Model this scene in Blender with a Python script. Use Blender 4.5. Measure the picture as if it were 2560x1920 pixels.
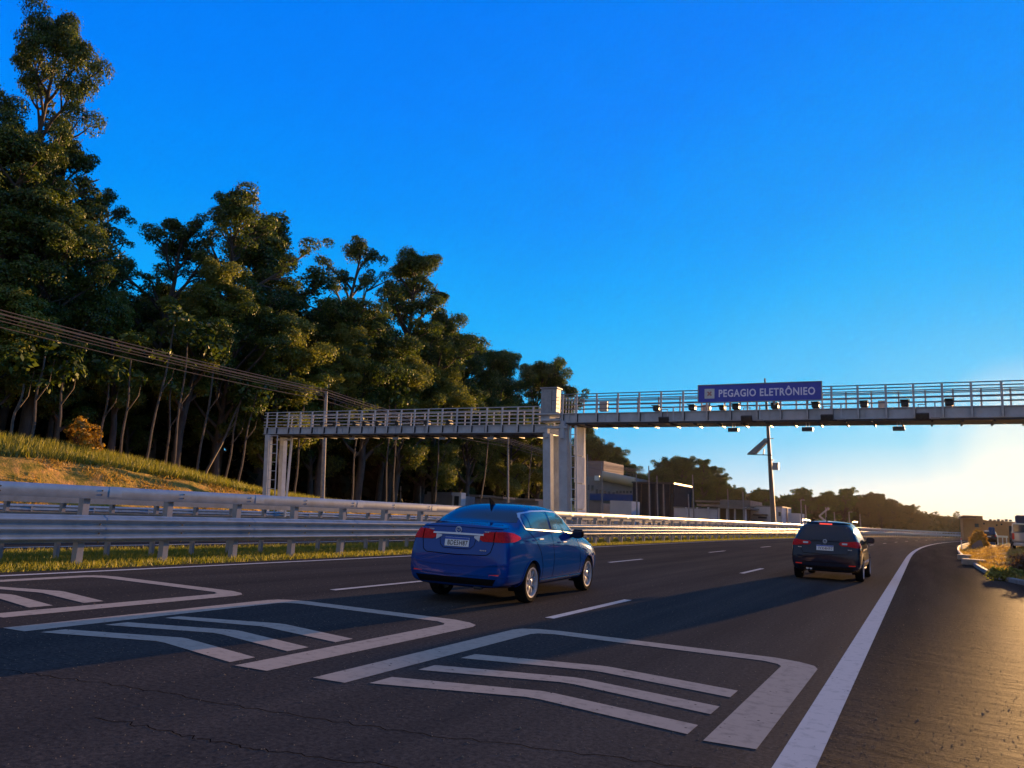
import bpy, bmesh, math, random
import numpy as np
from mathutils import Vector, Matrix
from mathutils.bvhtree import BVHTree
R = math.radians
S = bpy.context.scene
C = S.collection
for o in list(bpy.data.objects): bpy.data.objects.remove(o)
# ------------------------------------------------------------------ camera
# world frame: X across the road (right), Y along the road, Z normal to the road; the road is banked, so true plumb leans a little
F_PX, PITCH, ROLL, CAM_H, YAW = 1924.9, 0.1638, 0.0478, 1.3584, 0.4911
def _cam_axes():
    fw = Vector((0, math.cos(PITCH), math.sin(PITCH))); r = Vector((1, 0, 0)); u = r.cross(fw)
    rr = math.cos(ROLL)*r + math.sin(ROLL)*u; uu = -math.sin(ROLL)*r + math.cos(ROLL)*u
    ca, sa = math.cos(YAW), math.sin(YAW)
    t = lambda v: Vector((v.x*ca - v.y*sa, v.x*sa + v.y*ca, v.z))
    return t(fw), t(rr), t(uu)
FW, RT, UP = _cam_axes()
cam = bpy.data.cameras.new('camera'); camo = bpy.data.objects.new('camera', cam); C.objects.link(camo)
M = Matrix((RT, UP, -FW)).transposed().to_4x4(); M.translation = (0, 0, CAM_H); camo.matrix_world = M
cam.sensor_width = 36; cam.lens = F_PX/2560*36; cam.clip_start = .05; cam.clip_end = 5000
S.camera = camo
# ------------------------------------------------------------------ light
SUN_AZ, SUN_EL = R(6.0), R(5.2)           # azimuth clockwise from +Y
SUND = Vector((math.sin(SUN_AZ)*math.cos(SUN_EL), math.cos(SUN_AZ)*math.cos(SUN_EL), math.sin(SUN_EL)))
sl = bpy.data.lights.new('sun', 'SUN'); sl.energy = 5; sl.angle = R(.6); sl.color = (1, .56, .22)
so = bpy.data.objects.new('sun', sl); C.objects.link(so)
so.rotation_euler = SUND.to_track_quat('Z', 'Y').to_euler()
EXPO = 1.6
S.view_settings.view_transform = 'Standard'; S.view_settings.look = 'None'
S.view_settings.exposure = EXPO; S.view_settings.gamma = 1; S.view_settings.use_curve_mapping = False
W = bpy.data.worlds.new('World'); S.world = W; W.use_nodes = True
def build_world():
    nt = W.node_tree; N, L = nt.nodes, nt.links; N.clear()
    out = N.new('ShaderNodeOutputWorld'); bg = N.new('ShaderNodeBackground'); L.new(bg.outputs[0], out.inputs[0])
    tc = N.new('ShaderNodeTexCoord'); sep = N.new('ShaderNodeSeparateXYZ'); L.new(tc.outputs['Generated'], sep.inputs[0])
    def dot(v):
        d = N.new('ShaderNodeVectorMath'); d.operation = 'DOT_PRODUCT'; L.new(tc.outputs['Generated'], d.inputs[0]); d.inputs[1].default_value = v
        return d.outputs['Value']
    def ramp(inp, stops, interp='EASE'):
        r = N.new('ShaderNodeValToRGB'); e = r.color_ramp; e.interpolation = interp
        while len(e.elements) > 1: e.elements.remove(e.elements[-1])
        for i, (p, c) in enumerate(stops):
            el = e.elements[0] if i == 0 else e.elements.new(p)
            el.position = p; el.color = (*c, 1) if len(c) == 3 else (c[0], c[0], c[0], 1)
        L.new(inp, r.inputs[0]); return r.outputs[0]
    def maprange(inp, a, b):
        m = N.new('ShaderNodeMapRange'); m.inputs[1].default_value = a; m.inputs[2].default_value = b; L.new(inp, m.inputs[0]); return m.outputs[0]
    def mix(f, a, b, mode='MIX'):
        m = N.new('ShaderNodeMix'); m.data_type = 'RGBA'; m.blend_type = mode
        if isinstance(f, float): m.inputs[0].default_value = f
        else: L.new(f, m.inputs[0])
        L.new(a, m.inputs[6]); L.new(b, m.inputs[7]); return m.outputs[2]
    def rgb(c):
        n = N.new('ShaderNodeRGB'); n.outputs[0].default_value = (*c, 1); return n.outputs[0]
    def mul(a, b):
        m = N.new('ShaderNodeMath'); m.operation = 'MULTIPLY'; L.new(a, m.inputs[0]); L.new(b, m.inputs[1]); return m.outputs[0]
    z = sep.outputs['Z']
    base = ramp(z, [(0, (.26, .60, .88)), (.06, (.12, .56, .95)), (.13, (.03, .52, 1)), (.24, (.004, .40, 1)), (.36, (0, .28, 1)), (.48, (0, .22, 1)), (.62, (0, .18, .95)), (.74, (.07, .20, .6)), (1, (.15, .24, .48))], 'LINEAR')
    sh = dot((math.sin(SUN_AZ), math.cos(SUN_AZ), 0))
    az = ramp(maprange(sh, .3, 1), [(0, (0,)), (.45, (.03,)), (.7, (.08,)), (.85, (.26,)), (.94, (.62,)), (.99, (1,))])
    el = ramp(z, [(0, (1,)), (.05, (.95,)), (.10, (.85,)), (.2, (.75,)), (.4, (.8,)), (.6, (.9,)), (.8, (0,))])
    glow = ramp(z, [(0, (.95, .80, .60)), (.045, (.74, .85, .86)), (.10, (.27, .71, .93)), (.18, (.10, .61, .99)), (.3, (0, .55, 1)), (.5, (0, .56, 1))], 'LINEAR')
    c = mix(mul(az, el), base, glow)
    back = ramp(maprange(sh, -1, .1), [(0, (.95,)), (.6, (.7,)), (1, (0,))])
    c = mix(back, c, rgb((.27, .32, .43)))
    # halo right round the sun, which stands just outside the frame
    ss = dot(tuple(SUND)); halo = ramp(maprange(ss, .994, 1), [(0, (0,)), (.5, (.1,)), (1, (.35,))])
    c = mix(halo, c, rgb((1.6, 1.25, .8)))
    # scale to scene light, plus a share of the physical sky
    sc = N.new('ShaderNodeVectorMath'); sc.operation = 'SCALE'; L.new(c, sc.inputs[0]); sc.inputs['Scale'].default_value = 1/2**EXPO
    sky = N.new('ShaderNodeTexSky'); sky.sky_type = 'NISHITA'; sky.sun_disc = False
    sky.sun_elevation = SUN_EL; sky.sun_rotation = SUN_AZ
    sk = N.new('ShaderNodeVectorMath'); sk.operation = 'SCALE'; L.new(sky.outputs[0], sk.inputs[0]); sk.inputs['Scale'].default_value = .05
    f = mix(.006, sc.outputs[0], sk.outputs[0])
    L.new(f, bg.inputs[0]); bg.inputs[1].default_value = 1
build_world()
# ------------------------------------------------------------------ helpers
def ray(px, py): return FW + RT*((px-1280)/F_PX) - UP*((py-960)/F_PX)
def atY(px, py, Y): d = ray(px, py); t = Y/d.y; return Vector((d.x*t, Y, CAM_H+d.z*t))
def atX(px, py, X): d = ray(px, py); t = X/d.x; return Vector((X, d.y*t, CAM_H+d.z*t))
def atD(px, py, D): d = ray(px, py); t = D/math.hypot(d.x, d.y); return Vector((d.x*t, d.y*t, CAM_H+d.z*t))
def ground(px, py, z=0): d = ray(px, py); t = (z-CAM_H)/d.z; return Vector((d.x*t, d.y*t, z))
LEAN = Vector((-.03, -.04, 1))            # true plumb relative to the banked road
KC = 5.6e-4
def cx(Y): return KC*max(0, Y-42)**2      # the road bends right beyond Y=42
def rd(X, Y): return (X+cx(Y), Y)
def hermite(a, b, x): t = min(1, max(0, (x-a)/(b-a))); return t*t*(3-2*t)
def interp(x, xs, ys): return float(np.interp(x, xs, ys))
def link(name, me, mats=None, parent=None, **kw):
    o = bpy.data.objects.new(name, me); C.objects.link(o)
    if mats and me is not None:
        for m in (mats if isinstance(mats, (list, tuple)) else [mats]): me.materials.append(m)
    if parent: o.parent = parent
    for k, v in kw.items(): o[k] = v
    return o
def empty(name, loc, label, cat, group=None, rz=0):
    o = bpy.data.objects.new(name, None); C.objects.link(o); o.location = loc; o.rotation_euler = (0, 0, rz)
    o.empty_display_size = .1; o['label'] = label; o['category'] = cat
    if group: o['group'] = group
    return o
def dup(o, parent=None):
    c = o.copy(); C.objects.link(c); c.parent = parent
    for ch in [x for x in bpy.data.objects if x.parent == o]: dup(ch, c)
    return c
class MB:
    """collects vertices and faces into one mesh"""
    def __init__(s): s.v = []; s.f = []; s.m = []; s.cm = 0
    def add(s, vs, fs):
        n = len(s.v); s.v += [tuple(v) for v in vs]; s.f += [tuple(i+n for i in f) for f in fs]; s.m += [s.cm]*len(fs); return s
    def box(s, c, d, rz=0, axes=None, bev=0):
        c = Vector(c); hx, hy, hz = d[0]/2, d[1]/2, d[2]/2
        A = axes or (Vector((math.cos(rz), math.sin(rz), 0)), Vector((-math.sin(rz), math.cos(rz), 0)), Vector((0, 0, 1)))
        if not bev:
            vs = [c + A[0]*x*hx + A[1]*y*hy + A[2]*z*hz for z in (-1, 1) for y in (-1, 1) for x in (-1, 1)]
            return s.add(vs, [(0, 2, 3, 1), (4, 5, 7, 6), (0, 1, 5, 4), (2, 6, 7, 3), (0, 4, 6, 2), (1, 3, 7, 5)])
        b = min(bev, hx*.9, hy*.9, hz*.9); vs = []; idx = {}
        for sx in (-1, 1):
            for sy in (-1, 1):
                for sz in (-1, 1):
                    for k in range(3):
                        p = [sx*(hx-b), sy*(hy-b), sz*(hz-b)]; p[k] += (sx, sy, sz)[k]*b
                        idx[(sx, sy, sz, k)] = len(vs); vs.append(c + A[0]*p[0] + A[1]*p[1] + A[2]*p[2])
        fs = []
        I = idx
        for k in range(3):
            a, b2 = (k+1) % 3, (k+2) % 3
            for sg in (-1, 1):
                q = []
                for (u, w) in ((-1, -1), (1, -1), (1, 1), (-1, 1)):
                    t = [0, 0, 0]; t[k] = sg; t[a] = u; t[b2] = w; q.append(I[(*t, k)])
                fs.append(tuple(q if sg > 0 else q[::-1]))
            for u in (-1, 1):
                for w in (-1, 1):
                    def P(e, kk):
                        t = [0, 0, 0]; t[k] = e; t[a] = u; t[b2] = w; return I[(*t, kk)]
                    q = (P(-1, a), P(1, a), P(1, b2), P(-1, b2)); fs.append(q if u*w > 0 else q[::-1])
        for sx in (-1, 1):
            for sy in (-1, 1):
                for sz in (-1, 1):
                    q = tuple(I[(sx, sy, sz, k)] for k in range(3)); fs.append(q if sx*sy*sz > 0 else q[::-1])
        return s.add(vs, fs)
    def tube(s, pts, rad, n=8, caps=True):
        pts = [Vector(p) for p in pts]; rad = rad if isinstance(rad, (list, tuple)) else [rad]*len(pts)
        vs = []; fs = []; ref = Vector((0, 0, 1))
        for i, p in enumerate(pts):
            d = (pts[min(i+1, len(pts)-1)] - pts[max(i-1, 0)]).normalized()
            if abs(d.dot(ref)) > .95: ref2 = Vector((1, 0, 0))
            else: ref2 = ref
            a = d.cross(ref2).normalized(); b = a.cross(d).normalized()
            for k in range(n):
                t = 2*math.pi*k/n; vs.append(p + (a*math.cos(t)+b*math.sin(t))*rad[i])
        for i in range(len(pts)-1):
            for k in range(n):
                k2 = (k+1) % n; fs.append((i*n+k, i*n+k2, (i+1)*n+k2, (i+1)*n+k))
        if caps: fs += [tuple(range(n))[::-1], tuple((len(pts)-1)*n+k for k in range(n))]
        return s.add(vs, fs)
    def sweep(s, prof, path, closed=True):
        """prof: list of (a, z) offsets; path: list of (origin, side unit vector)"""
        vs = [o + sd*a + Vector((0, 0, z)) for o, sd in path for a, z in prof]; n = len(prof); fs = []
        for i in range(len(path)-1):
            for k in range(n if closed else n-1):
                k2 = (k+1) % n; fs.append((i*n+k, (i+1)*n+k, (i+1)*n+k2, i*n+k2))
        if closed: fs += [tuple(range(n)), tuple((len(path)-1)*n+k for k in range(n))[::-1]]
        return s.add(vs, fs)
    def lathe(s, prof, c=(0, 0, 0), n=32, axis='X'):
        vs = []; fs = []; m = len(prof)
        for k in range(n):
            t = 2*math.pi*k/n
            for a, r in prof:
                p = (a, r*math.cos(t), r*math.sin(t)) if axis == 'X' else (r*math.cos(t), r*math.sin(t), a)
                vs.append(Vector(p)+Vector(c))
        for k in range(n):
            for i in range(m-1):
                k2 = (k+1) % n; fs.append((k*m+i, k*m+i+1, k2*m+i+1, k2*m+i))
        return s.add(vs, fs)
    def poly(s, pts, z=0): return s.add([(p[0], p[1], p[2] if len(p) > 2 else z) for p in pts], [tuple(range(len(pts)))])
    def build(s, name, mats, parent=None, smooth=False, **kw):
        me = bpy.data.meshes.new(name); me.from_pydata(s.v, [], s.f); me.update()
        if any(s.m): me.polygons.foreach_set('material_index', s.m)
        if smooth:
            me.polygons.foreach_set('use_smooth', [True]*len(me.polygons)); me.set_sharp_from_angle(angle=R(smooth if smooth is not True else 40))
        return link(name, me, mats, parent, **kw)
def npmesh(name, V, Q, smooth=False):
    """V (n,3), Q (m,k) arrays -> mesh"""
    V = np.asarray(V, dtype=np.float32); Q = np.asarray(Q, dtype=np.int32); k = Q.shape[1]
    me = bpy.data.meshes.new(name); me.vertices.add(len(V)); me.vertices.foreach_set('co', V.ravel())
    me.loops.add(Q.size); me.loops.foreach_set('vertex_index', Q.ravel())
    me.polygons.add(len(Q)); me.polygons.foreach_set('loop_start', np.arange(0, Q.size, k, dtype=np.int32))
    try: me.polygons.foreach_set('loop_total', np.full(len(Q), k, dtype=np.int32))
    except Exception: pass
    if smooth: me.polygons.foreach_set('use_smooth', [True]*len(Q))
    me.update(calc_edges=True); me.validate(); return me
# ------------------------------------------------------------------ materials
def mat(name, col, rough=.6, metal=0, spec=.5, noise=None, bump=None, coat=0, trans=0, emit=None, col2=None, coords='Object', scl=(1, 1, 1), rrange=None):
    m = bpy.data.materials.new(name); m.use_nodes = True; nt = m.node_tree; N, L = nt.nodes, nt.links
    b = N['Principled BSDF']; b.inputs['Base Color'].default_value = (*col, 1); b.inputs['Roughness'].default_value = rough
    b.inputs['Metallic'].default_value = metal; b.inputs['Specular IOR Level'].default_value = spec
    b.inputs['Coat Weight'].default_value = coat; b.inputs['Coat Roughness'].default_value = .04
    if trans: b.inputs['Transmission Weight'].default_value = trans
    if emit: b.inputs['Emission Color'].default_value = (*emit[0], 1); b.inputs['Emission Strength'].default_value = emit[1]
    tc = N.new('ShaderNodeTexCoord'); mp = N.new('ShaderNodeMapping'); mp.inputs['Scale'].default_value = scl
    L.new(tc.outputs[coords], mp.inputs[0])
    def ns(scale, detail=4, rgh=.6):
        n = N.new('ShaderNodeTexNoise'); n.inputs['Scale'].default_value = scale; n.inputs['Detail'].default_value = detail; n.inputs['Roughness'].default_value = rgh
        L.new(mp.outputs[0], n.inputs['Vector']); return n.outputs[0]
    if noise:                                            # (scale, low factor pos, high pos, colour 2)
        n = ns(noise[0], 6, .65); r = N.new('ShaderNodeValToRGB'); r.color_ramp.elements[0].position = noise[1]; r.color_ramp.elements[1].position = noise[2]
        r.color_ramp.elements[0].color = (*col, 1); r.color_ramp.elements[1].color = (*noise[3], 1); L.new(n, r.inputs[0])
        L.new(r.outputs[0], b.inputs['Base Color'])
        if rrange:
            q = N.new('ShaderNodeMapRange'); q.inputs[1].default_value = .3; q.inputs[2].default_value = .7; q.inputs[3].default_value = rrange[0]; q.inputs[4].default_value = rrange[1]
            L.new(n, q.inputs[0]); L.new(q.outputs[0], b.inputs['Roughness'])
    if bump:
        n = ns(bump[0], 5); bp = N.new('ShaderNodeBump'); bp.inputs['Strength'].default_value = bump[1]; bp.inputs['Distance'].default_value = bump[2] if len(bump) > 2 else .02
        L.new(n, bp.inputs['Height']); L.new(bp.outputs[0], b.inputs['Normal'])
    return m
steel = mat('galvanised_steel', (.24, .33, .43), .6, .15, .25, noise=(3, .35, .65, (.15, .22, .29)), bump=(40, .15, .004), rrange=(.55, .7))
steel_w = mat('weathered_steel', (.40, .41, .43), .55, .25, noise=(1.2, .35, .7, (.28, .28, .29)), rrange=(.4, .6))
steel_d = mat('dark_steel', (.05, .05, .055), .5, .3)
gantry_m = mat('gantry_steel', (.58, .61, .66), .6, .1, .25, noise=(1.5, .35, .7, (.42, .44, .48)), bump=(25, .1, .004))
dark_box = mat('dark_housing', (.035, .038, .042), .45, noise=(9, .4, .6, (.06, .062, .066)))
grey_box = mat('grey_housing', (.33, .34, .36), .5, noise=(5, .4, .6, (.26, .27, .29)))
white_box = mat('white_housing', (.7, .7, .68), .45, noise=(8, .4, .6, (.6, .6, .58)))
glass_k = mat('lens_glass', (.02, .02, .025), .08, 0, 1)
concrete = mat('concrete', (.30, .29, .27), .85, noise=(6, .35, .65, (.2, .19, .18)), bump=(30, .4, .01))
bark = mat('bark', (.10, .075, .055), .85, noise=(3, .35, .65, (.04, .03, .025)), bump=(14, .5, .03), scl=(1, 1, .25))
wood_pole = mat('pole_concrete', (.30, .29, .27), .8, noise=(5, .4, .6, (.22, .21, .2)))
cable_m = mat('cable', (.22, .15, .09), .5)
def matte(m, gloss=.0, rough=.5):
    """swap the Principled shader for plain diffuse plus a small constant gloss"""
    nt = m.node_tree; N, L = nt.nodes, nt.links; b = N['Principled BSDF']; d = N.new('ShaderNodeBsdfDiffuse'); d.inputs['Roughness'].default_value = .6
    out = [n for n in N if n.type == 'OUTPUT_MATERIAL'][0]
    d.inputs[0].default_value = b.inputs['Base Color'].default_value
    for l in list(nt.links):
        if l.to_node == b and l.to_socket.name == 'Base Color': L.new(l.from_socket, d.inputs[0])
        elif l.to_node == b and l.to_socket.name == 'Normal': L.new(l.from_socket, d.inputs['Normal']); nrm = l.from_socket
    if gloss:
        g = N.new('ShaderNodeBsdfGlossy'); g.inputs['Roughness'].default_value = rough; mx = N.new('ShaderNodeMixShader'); mx.inputs[0].default_value = gloss
        for l in list(nt.links):
            if l.to_node == d and l.to_socket.name == 'Normal': L.new(l.from_socket, g.inputs['Normal'])
        L.new(d.outputs[0], mx.inputs[1]); L.new(g.outputs[0], mx.inputs[2]); L.new(mx.outputs[0], out.inputs[0])
    else: L.new(d.outputs[0], out.inputs[0])
    N.remove(b); return m
def leaf_mat(name, c1, c2, trans=.3):
    m = bpy.data.materials.new(name); m.use_nodes = True; nt = m.node_tree; N, L = nt.nodes, nt.links; N.clear()
    out = N.new('ShaderNodeOutputMaterial'); d = N.new('ShaderNodeBsdfDiffuse'); t = N.new('ShaderNodeBsdfTranslucent'); g = N.new('ShaderNodeBsdfGlossy'); g.inputs['Roughness'].default_value = .5
    geo = N.new('ShaderNodeNewGeometry'); r = N.new('ShaderNodeMix'); r.data_type = 'RGBA'
    n = N.new('ShaderNodeTexNoise'); n.inputs['Scale'].default_value = .45; tc = N.new('ShaderNodeTexCoord'); L.new(tc.outputs['Object'], n.inputs['Vector'])
    a = N.new('ShaderNodeMath'); a.operation = 'ADD'; L.new(n.outputs[0], a.inputs[0]); L.new(geo.outputs['Random Per Island'], a.inputs[1])
    mr = N.new('ShaderNodeMapRange'); mr.inputs[1].default_value = .5; mr.inputs[2].default_value = 1.5; L.new(a.outputs[0], mr.inputs[0])
    L.new(mr.outputs[0], r.inputs[0]); r.inputs[6].default_value = (*c1, 1); r.inputs[7].default_value = (*c2, 1)
    L.new(r.outputs[2], d.inputs[0]); L.new(r.outputs[2], t.inputs[0])
    m1 = N.new('ShaderNodeMixShader'); m1.inputs[0].default_value = trans; L.new(d.outputs[0], m1.inputs[1]); L.new(t.outputs[0], m1.inputs[2])
    m2 = N.new('ShaderNodeMixShader'); m2.inputs[0].default_value = .04; L.new(m1.outputs[0], m2.inputs[1]); L.new(g.outputs[0], m2.inputs[2]); L.new(m2.outputs[0], out.inputs[0])
    return m
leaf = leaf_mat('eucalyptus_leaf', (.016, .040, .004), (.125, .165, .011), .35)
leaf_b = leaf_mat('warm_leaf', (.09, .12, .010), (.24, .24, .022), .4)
leaf_y = leaf_mat('autumn_leaf', (.32, .17, .012), (.50, .30, .03), .4)
leaf_f = leaf_mat('hazy_far_leaf', (.06, .06, .02), (.12, .10, .03), .4)  # paler, browner leaf: distance haze put into the colour
grass_m = leaf_mat('grass_blade', (.13, .16, .012), (.36, .32, .03), .4)
grass_d = leaf_mat('dry_grass_blade', (.36, .21, .025), (.52, .34, .05), .4)

for _m, _g in ((steel, .20), (steel_w, .05), (gantry_m, .025), (cable_m, .05)): matte(_m, _g, .28)
# ------------------------------------------------------------------ terrain
CREST_Y = [-60, 10, 22.8, 27.2, 32.5, 37.7, 41, 50, 65, 400]
CREST_Z = [3.9, 3.85, 3.74, 3.52, 2.99, 2.27, 1.73, 1.1, .6, .5]
def zground(X, Y):
    x = X - cx(Y)
    if x < -36.2:
        c = interp(Y, CREST_Y, CREST_Z)
        return -.06 + (c+.06)*(hermite(-36.6, -40.0, x)*.80 + .20*min(1, max(0, (-x-40.0)/2.0))) + .06*max(0, min(60, -x-42)) + (.6*hermite(-42, -60, x)*(Y < 60))
    if x < -13.1 : return -.03
    return -.06
def build_ground():
    xs = np.unique(np.concatenate([np.linspace(-46, -34, 49), np.linspace(-650, -150, 8), np.linspace(-150, -46, 26), np.linspace(-34, 14, 25), np.linspace(14, 60, 8), np.linspace(60, 650, 8)]))
    ys = np.unique(np.concatenate([np.linspace(-400, -20, 8), np.linspace(-20, 90, 111), np.linspace(90, 300, 43), np.linspace(300, 1400, 12)]))
    rnd = np.random.RandomState(3); V = []; 
    for y in ys:
        for x in xs:
            c = cx(y) if y < 300 else cx(300)
            X = x + c; z = zground(X, y) if y < 300 else -.06
            if -42.2 < x < -36.8 and -20 < y < 90: z += rnd.uniform(-.10, .10) + .08*math.sin(y*1.3+x*2)
            V.append((X, y, z))
    nx, ny = len(xs), len(ys); i = np.arange(nx-1)[None, :] + nx*np.arange(ny-1)[:, None]; i = i.ravel()
    me = npmesh('ground', V, np.stack([i, i+1, i+nx+1, i+nx], 1), True)
    m = bpy.data.materials.new('earth'); m.use_nodes = True; nt = m.node_tree; N, L = nt.nodes, nt.links; b = N['Principled BSDF']; b.inputs['Roughness'].default_value = .95; b.inputs['Specular IOR Level'].default_value = .1
    tc = N.new('ShaderNodeTexCoord')
    def ns(s, d=6):
        n = N.new('ShaderNodeTexNoise'); n.inputs['Scale'].default_value = s; n.inputs['Detail'].default_value = d; n.inputs['Roughness'].default_value = .72; L.new(tc.outputs['Object'], n.inputs['Vector']); return n.outputs[0]
    r = N.new('ShaderNodeValToRGB'); e = r.color_ramp; e.elements[0].position = .36; e.elements[0].color = (.12, .13, .02, 1); e.elements[1].position = .62; e.elements[1].color = (.55, .30, .09, 1)
    k = e.elements.new(.48); k.color = (.36, .24, .05, 1); L.new(ns(1.5), r.inputs[0]); L.new(r.outputs[0], b.inputs['Base Color'])
    bp = N.new('ShaderNodeBump'); bp.inputs['Strength'].default_value = .9; bp.inputs['Distance'].default_value = .15; L.new(ns(2.6, 8), bp.inputs['Height']); L.new(bp.outputs[0], b.inputs['Normal'])
    link('ground', me, m, kind='structure')
build_ground()
# ------------------------------------------------------------------ asphalt
def asphalt_mat(name, shoulder=False):
    m = bpy.data.materials.new(name); m.use_nodes = True; nt = m.node_tree; N, L = nt.nodes, nt.links; b = N['Principled BSDF']
    tc = N.new('ShaderNodeTexCoord')
    def mp(s):
        q = N.new('ShaderNodeMapping'); q.inputs['Scale'].default_value = s; L.new(tc.outputs['Object'], q.inputs[0]); return q.outputs[0]
    def ns(v, s, d=4, rg=.6):
        n = N.new('ShaderNodeTexNoise'); n.inputs['Scale'].default_value = s; n.inputs['Detail'].default_value = d; n.inputs['Roughness'].default_value = rg; L.new(v, n.inputs['Vector']); return n.outputs[0]
    def ramp(i, st):
        r = N.new('ShaderNodeValToRGB'); e = r.color_ramp
        while len(e.elements) < len(st): e.elements.new(.5)
        for el, (p, c) in zip(e.elements, st): el.position = p; el.color = (*c, 1)
        L.new(i, r.inputs[0]); return r.outputs[0]
    def mix(f, a, c, mode='MIX'):
        q = N.new('ShaderNodeMix'); q.data_type = 'RGBA'; q.blend_type = mode
        if isinstance(f, float): q.inputs[0].default_value = f
        else: L.new(f, q.inputs[0])
        L.new(a, q.inputs[6]); L.new(c, q.inputs[7]); return q.outputs[2]
    iso = mp((1, 1, 1)); lng = mp((1.2, .06, 1))
    base = ramp(ns(lng, 1.0, 5), [(.28, (.016, .015, .0145)), (.72, (.052, .043, .037))])
    fine = ramp(ns(iso, 26, 6, .85), [(.34, (.12, .12, .12)), (.66, (2.3, 2.25, 2.2))])
    col = mix(1.0, base, fine, 'MULTIPLY')
    vo = N.new('ShaderNodeTexVoronoi'); vo.inputs['Scale'].default_value = 26; L.new(iso, vo.inputs['Vector'])
    sp = ramp(vo.outputs['Distance'], [(.0, (1, 1, 1)), (.16, (0, 0, 0))])
    gate = ramp(ns(iso, 9, 2), [(.60, (0, 0, 0)), (.66, (1, 1, 1))]); sp = mix(1.0, sp, gate, 'MULTIPLY')
    k = N.new('ShaderNodeRGB'); k.outputs[0].default_value = (.22, .19, .15, 1); col = mix(sp, col, k.outputs[0])
    L.new(col, b.inputs['Base Color'])
    mr = N.new('ShaderNodeMapRange'); mr.inputs[1].default_value = .3; mr.inputs[2].default_value = .7; mr.inputs[3].default_value = .85; mr.inputs[4].default_value = 1.0
    L.new(ns(lng, 1.6, 5), mr.inputs[0]); L.new(mr.outputs[0], b.inputs['Roughness']); b.inputs['Specular IOR Level'].default_value = .10 if shoulder else .04
    bp = N.new('ShaderNodeBump'); bp.inputs['Strength'].default_value = .6 if shoulder else .32; bp.inputs['Distance'].default_value = .010; L.new(ns(iso, 30, 6, .8), bp.inputs['Height'])
    out = bp.outputs[0]
    if shoulder:                                     # ridges laid across the hard shoulder
        wv = N.new('ShaderNodeBump'); wv.inputs['Strength'].default_value = .7; wv.inputs['Distance'].default_value = .045
        L.new(ns(mp((.75, 2.0, 1)), 1.3, 8, .68), wv.inputs['Height']); L.new(out, wv.inputs['Normal']); out = wv.outputs[0]
    L.new(out, b.inputs['Normal']); return m
asph = matte(asphalt_mat('asphalt'), .026, .6); asph_s = matte(asphalt_mat('shoulder_asphalt', True), .0085, .42)
def dots(m, sc):
    """small dark pits where chips have come out of the paint"""
    nt = m.node_tree; N, L = nt.nodes, nt.links; d = [n for n in N if n.type == 'BSDF_DIFFUSE'][0]; src = d.inputs[0].links[0].from_socket
    tc = N.new('ShaderNodeTexCoord'); v = N.new('ShaderNodeTexVoronoi'); v.inputs['Scale'].default_value = sc; L.new(tc.outputs['Object'], v.inputs['Vector'])
    r = N.new('ShaderNodeMapRange'); r.inputs[1].default_value = .05; r.inputs[2].default_value = .085; r.inputs[3].default_value = 1; r.inputs[4].default_value = 0; L.new(v.outputs['Distance'], r.inputs[0])
    x = N.new('ShaderNodeMix'); x.data_type = 'RGBA'; L.new(r.outputs[0], x.inputs[0]); L.new(src, x.inputs[6]); x.inputs[7].default_value = (.02, .02, .02, 1); L.new(x.outputs[2], d.inputs[0]); return m
paint = dots(matte(mat('road_paint', (.47, .37, .30), .8, noise=(9, .50, .85, (.22, .18, .15)))), 7)
paint_w = dots(matte(mat('edge_line_paint', (.62, .56, .53), .8, noise=(9, .52, .86, (.28, .26, .24)))), 9)
def strip(mb, XL, XR, Y0, Y1, z, step=2.0):
    n = max(1, int(math.ceil((Y1-Y0)/step))); 
    for i in range(n):
        a = Y0+(Y1-Y0)*i/n; b = Y0+(Y1-Y0)*(i+1)/n
        mb.add([(XL+cx(a), a, z), (XR+cx(a), a, z), (XR+cx(b), b, z), (XL+cx(b), b, z)], [(0, 1, 2, 3)])
YE = 330
mb = MB(); strip(mb, -13.15, -.69, -25, YE, 0, 6); road = mb.build('road', asph, kind='structure')
# hard shoulder: wide pull-off near the camera, kerbed verge beyond
KERB = [(14, 19.5), (9, 20.6), (6, 22.2), (4.2, 23.8), (3.0, 25.2), (2.44, 26.2), (2.15, 27.6), (1.94, 29), (1.86, 33), (1.84, 36.6), (1.86, 41)]
def kerb_x(Y): return interp(Y, [k[1] for k in KERB], [k[0] for k in KERB]) + (cx(Y) if Y > 41 else 0)
mb = MB(); ys = [-25, -10, 0, 5, 10, 15, 19.5] + [k[1] for k in KERB[1:]] + list(range(44, YE, 6))
xr = lambda y: 14.0 if y < 19.5 else kerb_x(y)
for a, b in zip(ys, ys[1:]):
    mb.add([(-.69+cx(a), a, 0), (xr(a), a, 0), (xr(b), b, 0), (-.69+cx(b), b, 0)], [(0, 1, 2, 3)])
mb.build('shoulder', asph_s, kind='structure')
mb = MB(); strip(mb, -35.8, -17.6, -25, YE, 0, 6); far_road = mb.build('opposite_road', asph, kind='structure')
# kerb along the right verge
path = []; kp = KERB + [(1.86+cx(y), y) for y in range(46, 150, 6)]
for i, (x, y) in enumerate(kp):
    a = Vector(kp[max(i-1, 0)]); b = Vector(kp[min(i+1, len(kp)-1)]); d = (b-a).normalized(); path.append((Vector((x, y, 0)), Vector((d.y, -d.x, 0))))
mb = MB(); mb.sweep([(0, -.05), (0, .10), (.02, .13), (.14, .13), (.14, -.05)], path); mb.build('kerb', concrete, kind='structure', smooth=30)
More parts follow.
